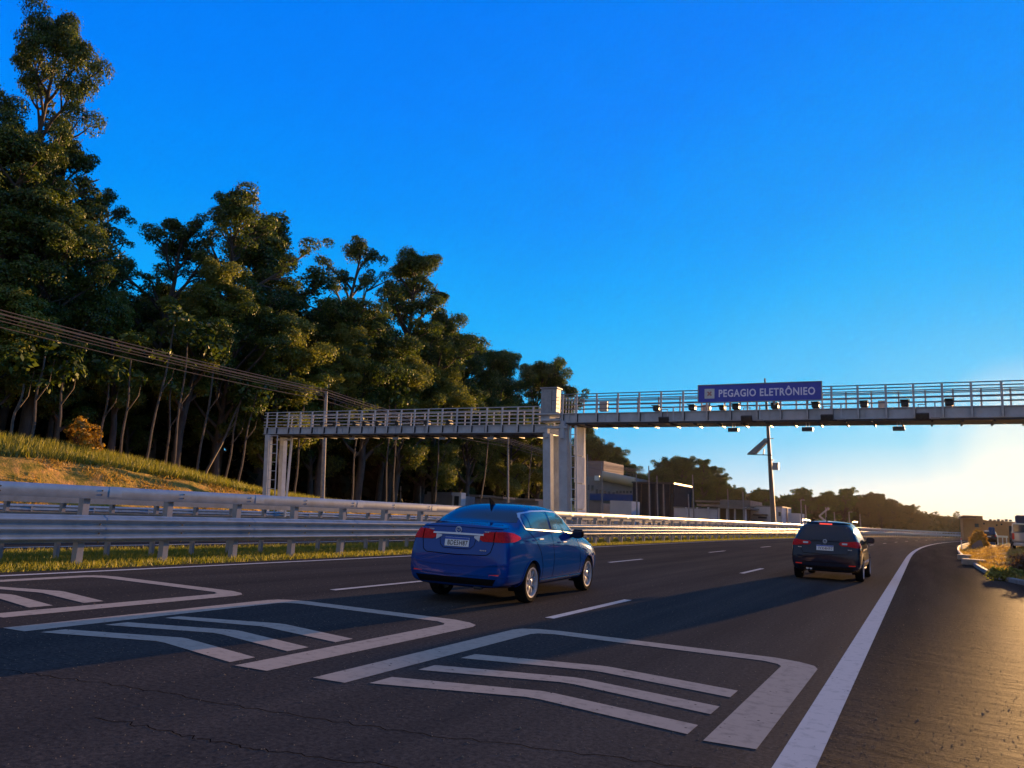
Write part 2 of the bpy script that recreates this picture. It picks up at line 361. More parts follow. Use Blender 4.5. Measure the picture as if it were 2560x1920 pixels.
# right verge sheet, gently mounded
def verge_z(x, y):
    e = max(0, x - (kerb_x(y) if y > 19.5 else 14)); return .11 + .5*hermite(0, 5, e) + .12*math.sin(x*1.7+y*.9)*min(1, e) + .06*math.sin(x*4.1-y*3.3)*min(1, e)
verge_m = mat('verge_soil', (.24, .12, .03), .95, noise=(2.2, .4, .6, (.46, .25, .06)), bump=(9, .9, .08), spec=.1)
V = []; nu, ny = 26, 70
for j in range(ny):
    y = 19.6 + (80-19.6)*j/(ny-1); x0 = kerb_x(y)+.14
    for i in range(nu):
        x = x0 + (i/(nu-1))**1.5*16; V.append((x, y, verge_z(x, y) - (.25 if i == nu-1 else 0)))
i = (np.arange(nu-1)[None, :] + nu*np.arange(ny-1)[:, None]).ravel()
link('verge', npmesh('verge', V, np.stack([i, i+1, i+nu+1, i+nu], 1), True), verge_m, kind='structure')
# ------------------------------------------------------------------ painted markings (parts of the road)
ZM = .004
def ribbon(mb, pts, w, z=ZM, closed=False):
    pts = [Vector(p) for p in pts]; L_ = []; n = len(pts)
    for i, p in enumerate(pts):
        d1 = (p-pts[i-1]).normalized() if i else None; d2 = (pts[i+1]-p).normalized() if i < n-1 else None
        if d1 is None: d1 = d2
        if d2 is None: d2 = d1
        t = (d1+d2).normalized(); nr = Vector((-t.y, t.x)); k = w/2/max(.35, abs(nr.dot(Vector((-d1.y, d1.x))))); L_.append((p+nr*k, p-nr*k))
    for (a, b), (c, d) in zip(L_, L_[1:]): mb.add([(a.x, a.y, z), (b.x, b.y, z), (d.x, d.y, z), (c.x, c.y, z)], [(0, 1, 2, 3)])
mb = MB(); strip(mb, -.80, -.585, -20, 300, ZM); mb.build('edge_line', paint_w, road)
mb = MB(); strip(mb, -12.72, -12.57, -20, 300, ZM); mb.build('edge_line', paint_w, road)
mb = MB(); strip(mb, -18.6, -18.45, -20, 300, ZM); mb.build('edge_line', paint_w, far_road)
for X, y0 in ((-4.37, 9.52), (-8.27, 9.80)):
    for k in range(16):
        a = y0 + 12.3*k; mb = MB(); strip(mb, X-.065, X+.065, a, a+3.1, ZM); mb.build('lane_dash', paint_w, road)
for X in (-22.6, -26.6, -30.6):
    for k in range(8):
        a = 12 + 12.3*k; mb = MB(); strip(mb, X-.065, X+.065, a, a+3.1, ZM); mb.build('lane_dash', paint_w, far_road)
def quads(mb, pts, fs, z=ZM): mb.add([(x, y, z) for x, y in pts], fs)
# open-bottomed boxes with rounded far corners (one per lane) and three chevron bars inside
def toll_box(xo0, xo1, xi0, xi1, yl, yr, ytop):
    mb = MB()
    outer = [(xo0, yl), (xo0, ytop-.28), (xo0+.05, ytop-.13), (xo0+.2, ytop-.02), (xo0+.45, ytop+.04), (xo1-.45, ytop+.06), (xo1-.2, ytop-.02), (xo1-.05, ytop-.14), (xo1, ytop-.3), (xo1, yr)]
    inner = [(xi0, yl+.02), (xi0, ytop-.5), (xi0, ytop-.42), (xi0+.05, ytop-.32), (xi0+.2, ytop-.24), (xi1-.2, ytop-.22), (xi1-.05, ytop-.3), (xi1, ytop-.4), (xi1, ytop-.5), (xi1, yr-.02)]
    n = len(outer); quads(mb, outer+inner, [(i, i+1, n+i+1, n+i)[::-1] for i in range(n-1)])
    return mb.build('box_marking', paint, road)
toll_box(-4.26, -.94, -3.96, -1.26, 4.90, 5.13, 8.56)
toll_box(-7.98, -4.70, -7.66, -5.04, 4.63, 4.85, 8.40)
toll_box(-12.10, -8.60, -11.84, -8.93, 4.85, 4.98, 8.44)
def bar(x0, xm, x1, ya, yb, yma, ymb, yc, yd):
    mb = MB(); quads(mb, [(x0, ya), (xm-.06, yma), (xm+.06, yma), (x1, yc), (x1, yd), (xm+.05, ymb), (xm-.05, ymb), (x0, yb)], [(0, 1, 6, 7), (1, 2, 5, 6), (2, 3, 4, 5)]); mb.build('chevron_bar', paint, road)
for a in ((6.38, 6.64, 6.68, 6.95, 6.45, 6.74), (5.69, 5.95, 6.06, 6.31, 5.81, 6.09), (5.03, 5.32, 5.42, 5.67, 5.19, 5.46)): bar(-3.81, -2.6, -1.38, *a)
for a in ((6.11, 6.31, 6.43, 6.72, 6.23, 6.50), (5.39, 5.65, 5.80, 6.07, 5.57, 5.85), (4.72, 4.97, 5.13, 5.41, 4.90, 5.18)):
    bar(-7.52, -6.34, -5.17, *a); bar(-11.6, -10.35, -9.15, *a)
# sealed cracks wandering over the lanes
tar = matte(mat('tar_seal', (.006, .006, .007), .5))
rnd = random.Random(5)
for (x0, y0, x1, y1) in ((-7.5, 3.35, -.9, 4.55), (-4.5, 3.2, -.75, 3.9), (-.4, 5.6, 3.2, 4.3)):
    pts = []; n = 90
    for i in range(n+1):
        t = i/n; pts.append((x0+(x1-x0)*t, y0+(y1-y0)*t + .05*math.sin(t*9+x0) + rnd.uniform(-.03, .03)))
    mb = MB(); ribbon(mb, pts, .007, .002); mb.build('crack_seal', tar, road)
# stray grit and bits on the asphalt: far too many to count
grit_m = matte(mat('grit', (.22, .17, .12), .9))
rnd = np.random.RandomState(8); V = []; Q = []
for i in range(9000):
    Y = 2.4+rnd.gamma(1.3, 4.0); X = rnd.uniform(-13, 3.5) if i % 3 else rnd.uniform(-.5, 1.2+.28*Y); s = rnd.uniform(.002, .0075)*(1 if i % 40 else 1.8)
    a = rnd.uniform(0, 6.28); n = len(V)
    for k in range(3): V.append((X+s*math.cos(a+k*2.09), Y+s*math.sin(a+k*2.09), .001))
    V.append((X, Y, .001+s*.9)); Q += [(n, n+1, n+3), (n+1, n+2, n+3), (n+2, n, n+3)]
link('grit', npmesh('grit', V, Q), grit_m, kind='stuff', label='small stones and grit scattered over the asphalt')
# ------------------------------------------------------------------ grass
def grass(name, n, sampler, h, w, m, label, seed=1, lean=.5):
    r = np.random.RandomState(seed); P = sampler(r, n); n = len(P)
    hh = h*r.uniform(.45, 1.25, n); a = r.uniform(0, 2*np.pi, n); ww = w*r.uniform(.6, 1.3, n)
    dx, dy = np.cos(a)*ww/2, np.sin(a)*ww/2; lx = r.normal(0, lean, n)*hh; ly = r.normal(0, lean, n)*hh
    V = np.zeros((n, 3, 3)); V[:, 0] = P - np.stack([dx, dy, 0*dx], 1); V[:, 1] = P + np.stack([dx, dy, 0*dx], 1); V[:, 2] = P + np.stack([lx, ly, hh], 1)
    return link(name, npmesh(name, V.reshape(-1, 3), np.arange(3*n).reshape(-1, 3)), m, kind='stuff', label=label)
def s_median(r, n):
    Y = 5 + (r.uniform(0, 1, n)**1.8)*100; x = r.uniform(-17.5, -13.2, n)
    keep = r.uniform(0, 1, n) < np.clip((-13.15-x)*3, .05, 1)
    x, Y = x[keep], Y[keep]; return np.stack([x + np.array([cx(y) for y in Y]), Y, np.full(len(x), -.03)], 1)
grass('grass', 90000, s_median, .11, .022, grass_m, 'short green grass on the median under the guardrails', 2)
def s_bank(r, n):
    Y = r.uniform(16, 62, n); x = -39.6 - r.uniform(0, 1, n)**1.3*4.5
    return np.array([(a, b, zground(a, b)) for a, b in zip(x, Y)])
grass('tall_grass', 26000, s_bank, .50, .05, grass_m, 'tall green grass along the top of the earth bank', 4, .3)
def s_slope(r, n):
    Y = r.uniform(16, 60, n); x = r.uniform(-39.8, -36.6, n); q = np.sin(Y*1.7+x*2.1)+np.sin(Y*.6-x*3) + r.normal(0, .6, n); k = q > .3
    return np.array([(a, b, zground(a, b)) for a, b in zip(x[k], Y[k])])
grass('weeds', 22000, s_slope, .2, .05, grass_d, 'dry weeds growing over the slope of the earth bank', 5, .6)
def s_verge(r, n):
    Y = 21 + r.uniform(0, 1, n)**1.2*45; e = r.uniform(0, 1, n)**1.4*12
    return np.array([(kerb_x(b)+.16+a, b, verge_z(kerb_x(b)+.16+a, b)-.01) for a, b in zip(e, Y)])
grass('verge_grass', 30000, s_verge, .16, .03, grass_d, 'golden dry grass covering the right roadside verge', 6)
# ------------------------------------------------------------------ guardrails
def rail_path(X, Y0, Y1, step=2.0):
    p = []; n = int((Y1-Y0)/step)
    for i in range(n+1):
        y = Y0+(Y1-Y0)*i/n; s = Vector((1, -2*KC*max(0, y-42), 0)).normalized(); p.append((Vector((X+cx(y), y, 0)), s))
    return p
def thrie(z0, z1, d, waves, side):
    """corrugated beam section, side +1 faces +X"""
    out = []; n = waves*8
    for i in range(n+1):
        t = i/n; z = z0+(z1-z0)*t; a = side*d*(.5-.5*math.cos(2*math.pi*waves*t)); a = side*d*max(0, min(1, (.5-.62*math.cos(2*math.pi*waves*t)))); out.append((a, z))
    return out + [(a-side*.004, z) for a, z in out[::-1]]
def guardrail(name, X, Y0, Y1, post_y0, dpost, label, near, far_n=100, group=None):
    g = empty(name, (0, 0, 0), label, 'guardrail', group)
    hgt = 1.24 if near == 1 else (1.12 if near == 2 else .62)
    pm = None; ys = []; y = post_y0
    while y < Y1: ys.append(y); y += dpost
    def post_mesh():
        m = MB(); w = .13 if near == 1 else .07; d = .15 if near == 1 else .10
        m.box((0, 0, hgt/2-.1), (.012, w, hgt+.2)); 
        for s in (-1, 1): m.box((s*(d/2-.006)+.0, s*0, hgt/2-.1), (.010, w*.98, hgt+.2)) if False else None
        m = MB(); prof = [(-d/2, -w/2), (d/2, -w/2), (d/2, w/2), (-d/2, w/2), (-d/2, w/2-.012), (d/2-.012, w/2-.012), (d/2-.012, -w/2+.012), (-d/2, -w/2+.012)]
        n = len(prof); vs = [(a, b, -.2) for a, b in prof] + [(a, b, hgt) for a, b in prof]
        m.add(vs, [(i, (i+1) % n, n+(i+1) % n, n+i) for i in range(n)] + [(n+3, n+4, n+5, n+2), (n+2, n+5, n+6, n+1), (n+1, n+6, n+7, n)])
        return m
    for k, y in enumerate(ys[:far_n]):
        if pm is None: o = post_mesh().build('post', steel_w, g); pm = o
        else: o = pm.copy(); C.objects.link(o); o.parent = g
        o.location = (X-.16*(1 if near < 3 else 0)+cx(y), y, 0); o.rotation_euler = (0, 0, -2*KC*max(0, y-42))
    if len(ys) > far_n:
        m = MB()
        for y in ys[far_n:]: m.box((X-.16+cx(y), y, hgt/2), (.1, .1, hgt))
        m.build('distant_posts', steel_w, g, kind='stuff')
    P = rail_path(X, Y0, Y1)
    if near == 1:
        m = MB(); m.sweep(thrie(.40, .91, .11, 3, 1), P); m.build('corrugated_beam', steel, g, smooth=50)
        m = MB(); m.sweep([(-.10, 1.22), (.03, 1.22), (.045, 1.26), (.045, 1.40), (.02, 1.46), (-.09, 1.46), (-.10, 1.44)], P); m.build('top_rail', steel, g, smooth=30)
        m = MB()                                          # spacer blocks and bolts behind the beam
        for y in ys[:60]: m.box((X-.04+cx(y), y, .66), (.08, .10, .36))
        m.build('spacer_blocks', steel_w, g)
        for y in ys[:40:2]:                               # overlapped beam ends
            m = MB(); m.sweep([(a+.004, z) for a, z in thrie(.398, .912, .11, 3, 1)], rail_path(X, y+.35, y+.67, .16)); m.build('lap_joint', steel, g, smooth=50); m = MB(); m.sweep([(.0, 1.235), (.049, 1.262), (.049, 1.398), (.02, 1.465)], rail_path(X, y+.35, y+.62, .13)); m.build('rail_sleeve', steel, g, smooth=50)
        m = MB()
        for y in ys[:26]:
            for z in (.485, .655, .825):
                m.lathe([(.0, .0), (.012, .008), (.012, .016), (0, .018)][::-1], (X+.075+.012*0, y+.0, z), 8); 
                m.lathe([(.0, .018), (.014, .014), (.014, 0)], (X+.012+.02, y+.25, z-.085), 8)
            for z in (1.30, 1.38): m.lathe([(.0, .016), (.012, .012), (.012, 0)], (X+.045, y+.2, z), 8)
        m.build('bolts', steel_d, g)
    elif near == 2:
        m = MB(); m.sweep(thrie(.42, .92, .07, 3, -1), P); m.build('corrugated_beam', steel, g, smooth=50)
        m = MB(); m.sweep([(-.10, 1.10), (.02, 1.10), (.03, 1.24), (.0, 1.27), (-.08, 1.27)], P); m.build('top_rail', steel, g, smooth=30)
    else:
        m = MB(); m.sweep(thrie(.35, .66, .06, 2, 1), P); m.build('corrugated_beam', steel, g, smooth=50)
    return g
guardrail('guardrail', -14.0, 1.8, 260, 1.85, 1.885, 'near steel guardrail with triple-ridged beam and flat top rail, wide posts in the median grass', 1)
guardrail('guardrail', -15.3, 1.8, 230, 1.0, 1.10, 'second steel guardrail standing just behind the near one, thin closely spaced posts', 2)
guardrail('guardrail', -35.4, 8, 150, 9, 3.0, 'low far guardrail at the foot of the earth bank across the opposite road', 3)
# ------------------------------------------------------------------ toll gantries
YG = 36.0
gantry_p = matte(mat('gantry_post', (.60, .60, .62), .6, noise=(3, .35, .7, (.44, .44, .45))), .03, .3)
rail_m = matte(mat('backlit_handrail', (.22, .22, .24), .6), .03, .3)  # darker than the posts: backlit look of the near rails put into the colour
def column(mb, x, y, w, d, z1):
    b = Vector((x, y, -.1)); n = 2
    top = b + LEAN*(z1+.1)
    # H-section: two flanges and a web, following the lean
    def prism(cx_, cy_, sx, sy):
        vs = []
        for p, k in ((b, 0), (top, 1)):
            for ax, ay in ((-1, -1), (1, -1), (1, 1), (-1, 1)): vs.append(p+Vector((cx_+ax*sx/2, cy_+ay*sy/2, 0)))
        mb.add(vs, [(0, 1, 5, 4), (1, 2, 6, 5), (2, 3, 7, 6), (3, 0, 4, 7), (4, 5, 6, 7), (3, 2, 1, 0)])
    prism(0, 0, w, d)
    return top
def ladder(name, x, y, z0, z1, w, parent, m=gantry_m):
    mb = MB(); 
    for s in (-1, 1): mb.tube([Vector((x+s*w/2, y, 0))+LEAN*z0-Vector((0, 0, 0)), Vector((x+s*w/2, y, 0))+LEAN*z1], .035, 6)
    z = z0+.3
    while z < z1: c = Vector((x, y, 0))+LEAN*z; mb.tube([c-Vector((w/2, 0, 0)), c+Vector((w/2, 0, 0))], .022, 6); z += .55
    return mb.build(name, m, parent)
def gantry(label, X0, X1, zg0, zg1, rails, posts, depth=1.5):
    g = empty('toll_gantry', (0, 0, 0), label, 'gantry')
    for nm, y in (('front_girder', YG), ('rear_girder', YG+depth)):
        mb = MB(); mb.box(((X0+X1)/2, y, (zg0+zg1)/2), (X1-X0, .02, zg1-zg0-.06))
        mb.box(((X0+X1)/2, y, zg1-.015), (X1-X0, .16, .03)); mb.box(((X0+X1)/2, y, zg0+.015), (X1-X0, .16, .03))
        x = X0+.5
        while x < X1: mb.box((x, y-.035, (zg0+zg1)/2), (.012, .05, zg1-zg0-.064)); x += 1.97
        mb.build(nm, gantry_m, g)
    mb = MB(); mb.box(((X0+X1)/2, YG+depth/2, zg0-.05), (X1-X0, depth+.1, .07)); 
    x = X0+.3
    while x < X1: mb.box((x, YG+depth/2, zg0-.12), (.08, depth+.05, .07)); x += 1.1
    mb.build('walkway', steel_d, g)
    p0 = None
    for k, x in enumerate(posts):
        if p0 is None:
            mb = MB(); t = rails[0]; mb.box((0, 0, (zg0+t)/2), (.085, .06, t-zg0)); mb.cm = 1; mb.box((.052, .045, (zg0+zg1)/2), (.02, .12, zg1-zg0-.05)); p0 = mb.build('post', [gantry_p, steel_d], g); o = p0
        else: o = p0.copy(); C.objects.link(o); o.parent = g
        o.location = (x, YG-.11, 0)
        o = p0.copy(); C.objects.link(o); o.parent = g; o.location = (x+.45, YG+depth+.11, 0); o.scale = (.8, .8, 1)
    for k, z in enumerate(rails):
        for y, r in ((YG-.075, .026), (YG+depth+.075, .024)):
            mb = MB(); mb.tube([(X0, y, z), (X1, y, z)], r, 6); mb.build('handrail', gantry_p if X0 < -30 else rail_m, g)
    return g
lp = [-36.77, -35.96, -34.95, -33.98, -33.03, -32.06, -31.08, -30.12, -29.18, -28.2, -27.28, -26.31, -25.38, -24.45, -23.51, -22.54, -21.62, -20.64, -19.7, -18.76, -17.85]
GL = gantry('long steel gantry over the opposite road, ending in a ladder column at the left', -37.05, -17.0, 5.47, 5.90, [6.84, 6.66, 6.46, 6.24, 6.05], lp)
rp = [-16.17, -15.4, -14.31, -13.18, -12.08, -10.98, -9.9, -8.77, -7.69, -6.5, -5.47, -4.34, -3.33, -2.28, -1.19, -.15, .9, 1.93, 2.98, 4.0]
GR = gantry('steel toll gantry spanning the near lanes and carrying the blue sign', -16.3, 6.2, 5.97, 6.45, [7.43, 7.29, 7.09, 6.88, 6.66], rp)
def colparts(g, specs, z1):
    for (x, y, w, d) in specs:
        mb = MB(); column(mb, x+.03*z1*.5, y+.04*z1*.5, w, d, z1)
        mb.build('column', gantry_m, g)
colparts(GL, [(-36.5, YG+.1, .32, .34), (-36.5, YG+1.4, .32, .34), (-16.95, YG+.2, .42, .40), (-16.95, YG+1.4, .42, .4)], 5.42)
ladder('ladder', -35.75, YG-.05, .1, 5.35, .62, GL)
mb = MB(); mb.box((-35.3, YG+.7, 2.8), (.10, .12, 5.4)); mb.box((-36.0, YG+.7, 5.2), (1.2, .1, .12)); mb.build('brace', gantry_m, GL)
colparts(GR, [(-16.05, YG+.2, .44, .42), (-15.68, YG+1.4, .42, .5), (4.35, YG+.2, .45, .45), (4.35, YG+1.4, .45, .45)], 5.9)
# cable duct, sunlit brightness put into its white colour, on the right-hand face of the centre column
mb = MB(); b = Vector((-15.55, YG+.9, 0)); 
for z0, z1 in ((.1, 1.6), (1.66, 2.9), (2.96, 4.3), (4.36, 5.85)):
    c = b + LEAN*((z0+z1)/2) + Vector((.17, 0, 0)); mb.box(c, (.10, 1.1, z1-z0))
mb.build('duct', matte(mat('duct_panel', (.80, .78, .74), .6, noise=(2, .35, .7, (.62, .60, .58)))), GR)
ladder('ladder', -15.36, YG+.1, .1, 5.8, .30, GR)
mb = MB(); mb.box((-16.5, YG-.12, 5.72), (1.3, .30, .10)); mb.box((-17.0, YG-.12, 5.45), (.16, .3, .5)); mb.box((-16.1, YG-.16, 5.6), (.2, .2, .9)); mb.box((-16.75, YG+.1, 6.1), (1.1, .9, .10)); mb.build('bracket', gantry_m, GR)
mb = MB(); mb.box((-16.9, YG+.1, 6.40), (1.35, 1.0, .08)); mb.box((-17.1, YG+.1, 6.2), (.5, .6, .4)); mb.build('platform', gantry_m, GR)
# cabinet on the platform
cb = empty('equipment_cabinet', (-16.9, YG, 6.44), 'tall grey equipment cabinet on a platform where the two gantries meet', 'cabinet')
mb = MB(); mb.box((0, 0, .66), (.88, .6, 1.28), bev=.02); mb.build('cabinet_body', grey_box, cb)
mb = MB(); mb.box((0, 0, 1.33), (.98, .7, .06)); mb.build('cabinet_roof', grey_box, cb)
mb = MB(); mb.box((.18, -.306, .66), (.02, .012, 1.1)); mb.box((.28, -.306, .66), (.14, .012, .02)); mb.build('door_seam', steel_d, cb)
mb = MB(); mb.box((-.55, .0, .66), (.04, .04, 1.3)); mb.box((.52, .1, .5), (.04, .04, 1.5)); mb.box((-.55, .0, .3), (.03, .6, .04)); mb.build('frame', gantry_m, cb)
# railings of the platform bay right of the cabinet
fr = empty('platform_railing', (-16.0, YG+.2, 6.45), 'short dense railing beside the grey cabinet on the gantry', 'railing')
for k in range(5):
    mb = MB(); mb.box((-.28+k*.16, 0, .45), (.035, .035, .9)); mb.build('baluster', gantry_m, fr)
# ANPR cameras on the walkway
def anpr(x, z, s, label, grp='traffic cameras on the near gantry'):
    c = empty('traffic_camera', (x, YG-.05, z), label, 'camera', grp)
    mb = MB(); mb.box((0, .1, 0), (.30*s, .42, .22*s), bev=.03); mb.box((0, -.02, .13*s), (.36*s, .5, .025)); mb.build('housing', dark_box, c)
    mb = MB(); mb.lathe([(-.115, .0), (-.115, .06*s), (-.10, .08*s)], (0, 0, 0), 16, 'Z'); o = mb.build('lens', glass_k, c); o.rotation_euler = (R(90), 0, 0); o.location = (0, -.012, -.0)
    mb = MB(); mb.lathe([(-.118, .02*s), (-.118, .04*s)], (0, 0, 0), 12, 'Z'); o = mb.build('lamp_ring', white_box, c); o.rotation_euler = (R(90), 0, 0); o.location = (.03, -.012, .02)
    mb = MB(); mb.tube([(0, .1, -.1*s), (0, .1, -.24)], .03, 8); mb.build('mount', gantry_m, c)
    return c
W_ = ['left of the sign, second from the grey box', 'just left of the blue sign', 'under the left half of the sign', 'under the middle of the sign', 'under the right end of the sign', 'second camera right of the sign', 'third camera right of the sign', 'last camera near the right end']
for x, w in zip((-11.23, -9.49, -7.45, -5.73, -4.0, -2.05, -.48, 1.14), W_): anpr(x, 6.60, 1.0, 'box camera on the near walkway, '+w)
anpr(-8.08, 6.56, .8, 'small flat dark camera on the near walkway, first under the sign')
for k, x in enumerate((-32.2, -31.2, -29.7, -28.95, -28.0, -26.6, -24.6, -23.1)):
    anpr(x, 6.05, .85, 'camera on the far gantry walkway, from its left end the '+['first', 'second', 'third', 'fourth', 'fifth', 'sixth', 'seventh', 'eighth'][k], 'traffic cameras on the far gantry')
# hanging antennas below the beam
def hanging(x, z, y, label, w=.46, h=.19, grp='antennas hanging below the near gantry'):
    a = empty('hanging_antenna', (x, y, z), label, 'antenna', grp)
    mb = MB(); mb.box((0, 0, 0), (w, .34, h*.55), bev=.02); mb.box((0, -.13, -.02), (w, .06, h), bev=.012); mb.build('housing', dark_box, a)
    mb = MB(); mb.box((-.06, 0, .16), (.03, .05, .24)); mb.box((.06, 0, .16), (.03, .05, .24)); mb.build('bracket', gantry_m, a); return a
for x, w in ((-7.62, 'left of the three, under the sign'), (-4.38, 'middle of the three'), (-.75, 'right of the three, nearest the right end')):
    hanging(x, 5.59, YG+.3, 'dark antenna under the near gantry, '+w)
for k, x in enumerate((-30.0, -26.8, -23.6, -20.5)):
    o = hanging(x, 5.22, YG+.3, 'pale flat antenna under the far gantry, '+['first', 'second', 'third', 'fourth'][k]+' from the left column', .42, .13, 'antennas hanging below the far gantry')
    for ch in [q for q in bpy.data.objects if q.parent == o and q.name.startswith('housing')]: ch.data.materials[0] = grey_box
# tilted dark floodlights clamped over the girder
for x, w in ((-10.78, 'left of the blue sign'), (-6.92, 'under the middle of the sign'), (-3.52, 'right below the right edge of the sign'), (.15, 'farthest right')):
    f = empty('flood_light', (x, YG-.28, 6.03), 'dark slanted illuminator clamped to the front girder, '+w, 'floodlight', 'illuminators on the near gantry')
    mb = MB(); mb.box((0, 0, 0), (.50, .12, .28), axes=(Vector((1, 0, 0)), Vector((0, .9, .43)), Vector((0, -.43, .9))), bev=.02); mb.build('lamp_body', dark_box, f)
    mb = MB(); mb.box((-.14, .08, .30), (.03, .03, .42)); mb.box((.14, .08, .30), (.03, .03, .42)); mb.box((0, .08, .5), (.34, .03, .03)); mb.build('bracket', gantry_m, f)
for x, w in ((-10.35, 'left of the sign'), (-6.35, 'under the sign'), (-2.95, 'right of the sign'), (.62, 'near the right end')):
    f = empty('reader_unit', (x, YG-.25, 5.96), 'small pale bracketed reader on the girder, '+w, 'reader', 'reader units on the near gantry')
    mb = MB(); mb.box((0, 0, -.02), (.34, .2, .06), bev=.01); mb.build('housing', grey_box, f); mb = MB(); mb.box((0, .06, .32), (.05, .05, .62)); mb.box((.04, .06, .66), (.16, .05, .05)); mb.build('arm', gantry_m, f)
for x, z, w, h, l in ((-14.15, 6.85, .42, .52, 'grey box on the rail near the cabinet'), (-8.93, 6.62, .36, .40, 'grey box half hidden by the left end of the sign'), (-1.38, 6.63, .28, .38, 'small grey box standing on the walkway right of the sign')):
    o = MB().box((x, YG+.5, z), (w, .25, h), bev=.02).box((x+w*.3, YG+.37, z), (.02, .02, h*.6)).build('control_box', grey_box); o['label'] = l; o['category'] = 'control box'
# small knobs/lamps under the girder of the near gantry
# ------------------------------------------------------------------ blue sign
def text_mesh(txt, size, depth=.0, bold=0, spacing=1.0):
    cu = bpy.data.curves.new('txt', 'FONT'); cu.body = txt; cu.size = size; cu.align_x = 'CENTER'; cu.align_y = 'CENTER'; cu.extrude = depth; cu.offset = bold; cu.space_character = spacing; cu.resolution_u = 3
    ob = bpy.data.objects.new('txt', cu); C.objects.link(ob); dg = bpy.context.evaluated_depsgraph_get(); dg.update()
    me = bpy.data.meshes.new_from_object(ob.evaluated_get(dg)); bpy.data.objects.remove(ob); return me
blue_sign = mat('sign_blue', (.07, .085, .50), .45, noise=(4, .35, .7, (.055, .07, .42)))
sign_txt = mat('sign_lettering', (.85, .80, .95), .5)
sg = empty('road_sign', (-6.39, YG-.42, 7.19), 'long blue sign reading PEGAGIO ELETRÔNIEO mounted on the near gantry', 'sign')
mb = MB(); mb.box((0, 0, 0), (5.36, .10, .79)); mb.build('panel', blue_sign, sg)
mb = MB()
for z in (-.41, .41): mb.box((0, -.012, z), (5.44, .13, .035))
for x in (-2.70, 2.70): mb.box((x, -.012, 0), (.04, .13, .785))
mb.build('frame', steel_w, sg)
me = text_mesh('PEGAGIO ELETRÔNIEO', .50, .004, .012, 1.1); o = link('lettering', me, sign_txt, sg); o.rotation_euler = (R(90), 0, 0); o.location = (.40, -.056, -.02)
wd = max(v.co.x for v in me.vertices)-min(v.co.x for v in me.vertices); o.scale = (4.18/wd, .95, 1); o.location = (.34, -.058, -.02)
mb = MB(); mb.box((-2.17, -.056, .0), (.46, .012, .46), bev=.005); mb.build('emblem', white_box, sg)
em = mat('emblem_mark', (.45, .22, .20), .5); mb = MB()
for a in (45, 135): mb.box((-2.17, -.066, 0), (.26, .006, .07), axes=(Vector((math.cos(R(a)), 0, math.sin(R(a)))), Vector((0, 1, 0)), Vector((-math.sin(R(a)), 0, math.cos(R(a))))))
mb.box((-2.17, -.071, 0), (.09, .006, .09)); mb.build('emblem_cross', em, sg)
mb = MB()
for x in (-2.2, -.8, .7, 2.1): mb.box((x, .22, -.1), (.07, .32, .07)); mb.box((x, .08, -.1), (.07, .05, .95))
mb.build('sign_mount', gantry_m, sg)
# ------------------------------------------------------------------ cars
def paint_mat(name, col, flake):
    m = mat(name, col, .65, 0, 0, coat=.9); nt = m.node_tree; N, L = nt.nodes, nt.links; b = N['Principled BSDF']
    lw = N.new('ShaderNodeLayerWeight'); lw.inputs[0].default_value = .35; mx = N.new('ShaderNodeMix'); mx.data_type = 'RGBA'
    mx.inputs[6].default_value = (*col, 1); mx.inputs[7].default_value = (*flake, 1); L.new(lw.outputs['Facing'], mx.inputs[0]); L.new(mx.outputs[2], b.inputs['Base Color'])
    return m
blue_p = paint_mat('blue_car_paint', (.003, .062, .30), (.003, .014, .08))
dark_p = paint_mat('dark_car_paint', (.007, .016, .036), (.008, .012, .02))
black_p = paint_mat('black_car_paint', (.01, .01, .012), (.01, .01, .01))
silver_p = paint_mat('silver_car_paint', (.30, .31, .33), (.2, .2, .2))
tint = mat('tinted_glass', (.004, .014, .035), .05, 0, .45, coat=.2)
side_glass = mat('side_glass', (.03, .12, .19), .06, 0, .5, coat=.5)  # bright view through the panes put into the cyan base colour
chrome = mat('chrome', (.62, .64, .68), .3, .5)
alloy = matte(mat('alloy', (.42, .42, .43), .4, .6), .12, .25)
rubber = matte(mat('tyre_rubber', (.012, .012, .013), .85), .004)
plastic = mat('black_plastic', (.010, .010, .012), .6, 0, 0, coat=.1)
seam_m = matte(mat('panel_gap', (.002, .002, .003), .9))
red_l = mat('tail_lamp_red', (.62, .008, .012), .6, 0, 0, coat=.35, noise=(30, .4, .6, (.42, .004, .008)))
red_b = mat('reflector_glow', (.55, .02, .015), .15, 0, .6, coat=1, emit=((1, .06, .03), .03))  # faint glow given to the bumper reflectors, which are no lamps
white_l = mat('reversing_lamp', (.55, .56, .58), .12, 0, .6, coat=1)
pl_w = mat('plate_white', (.82, .84, .85), .45); pl_b = mat('plate_blue', (.02, .08, .42), .4); pl_k = mat('plate_lettering', (.01, .01, .012), .5)
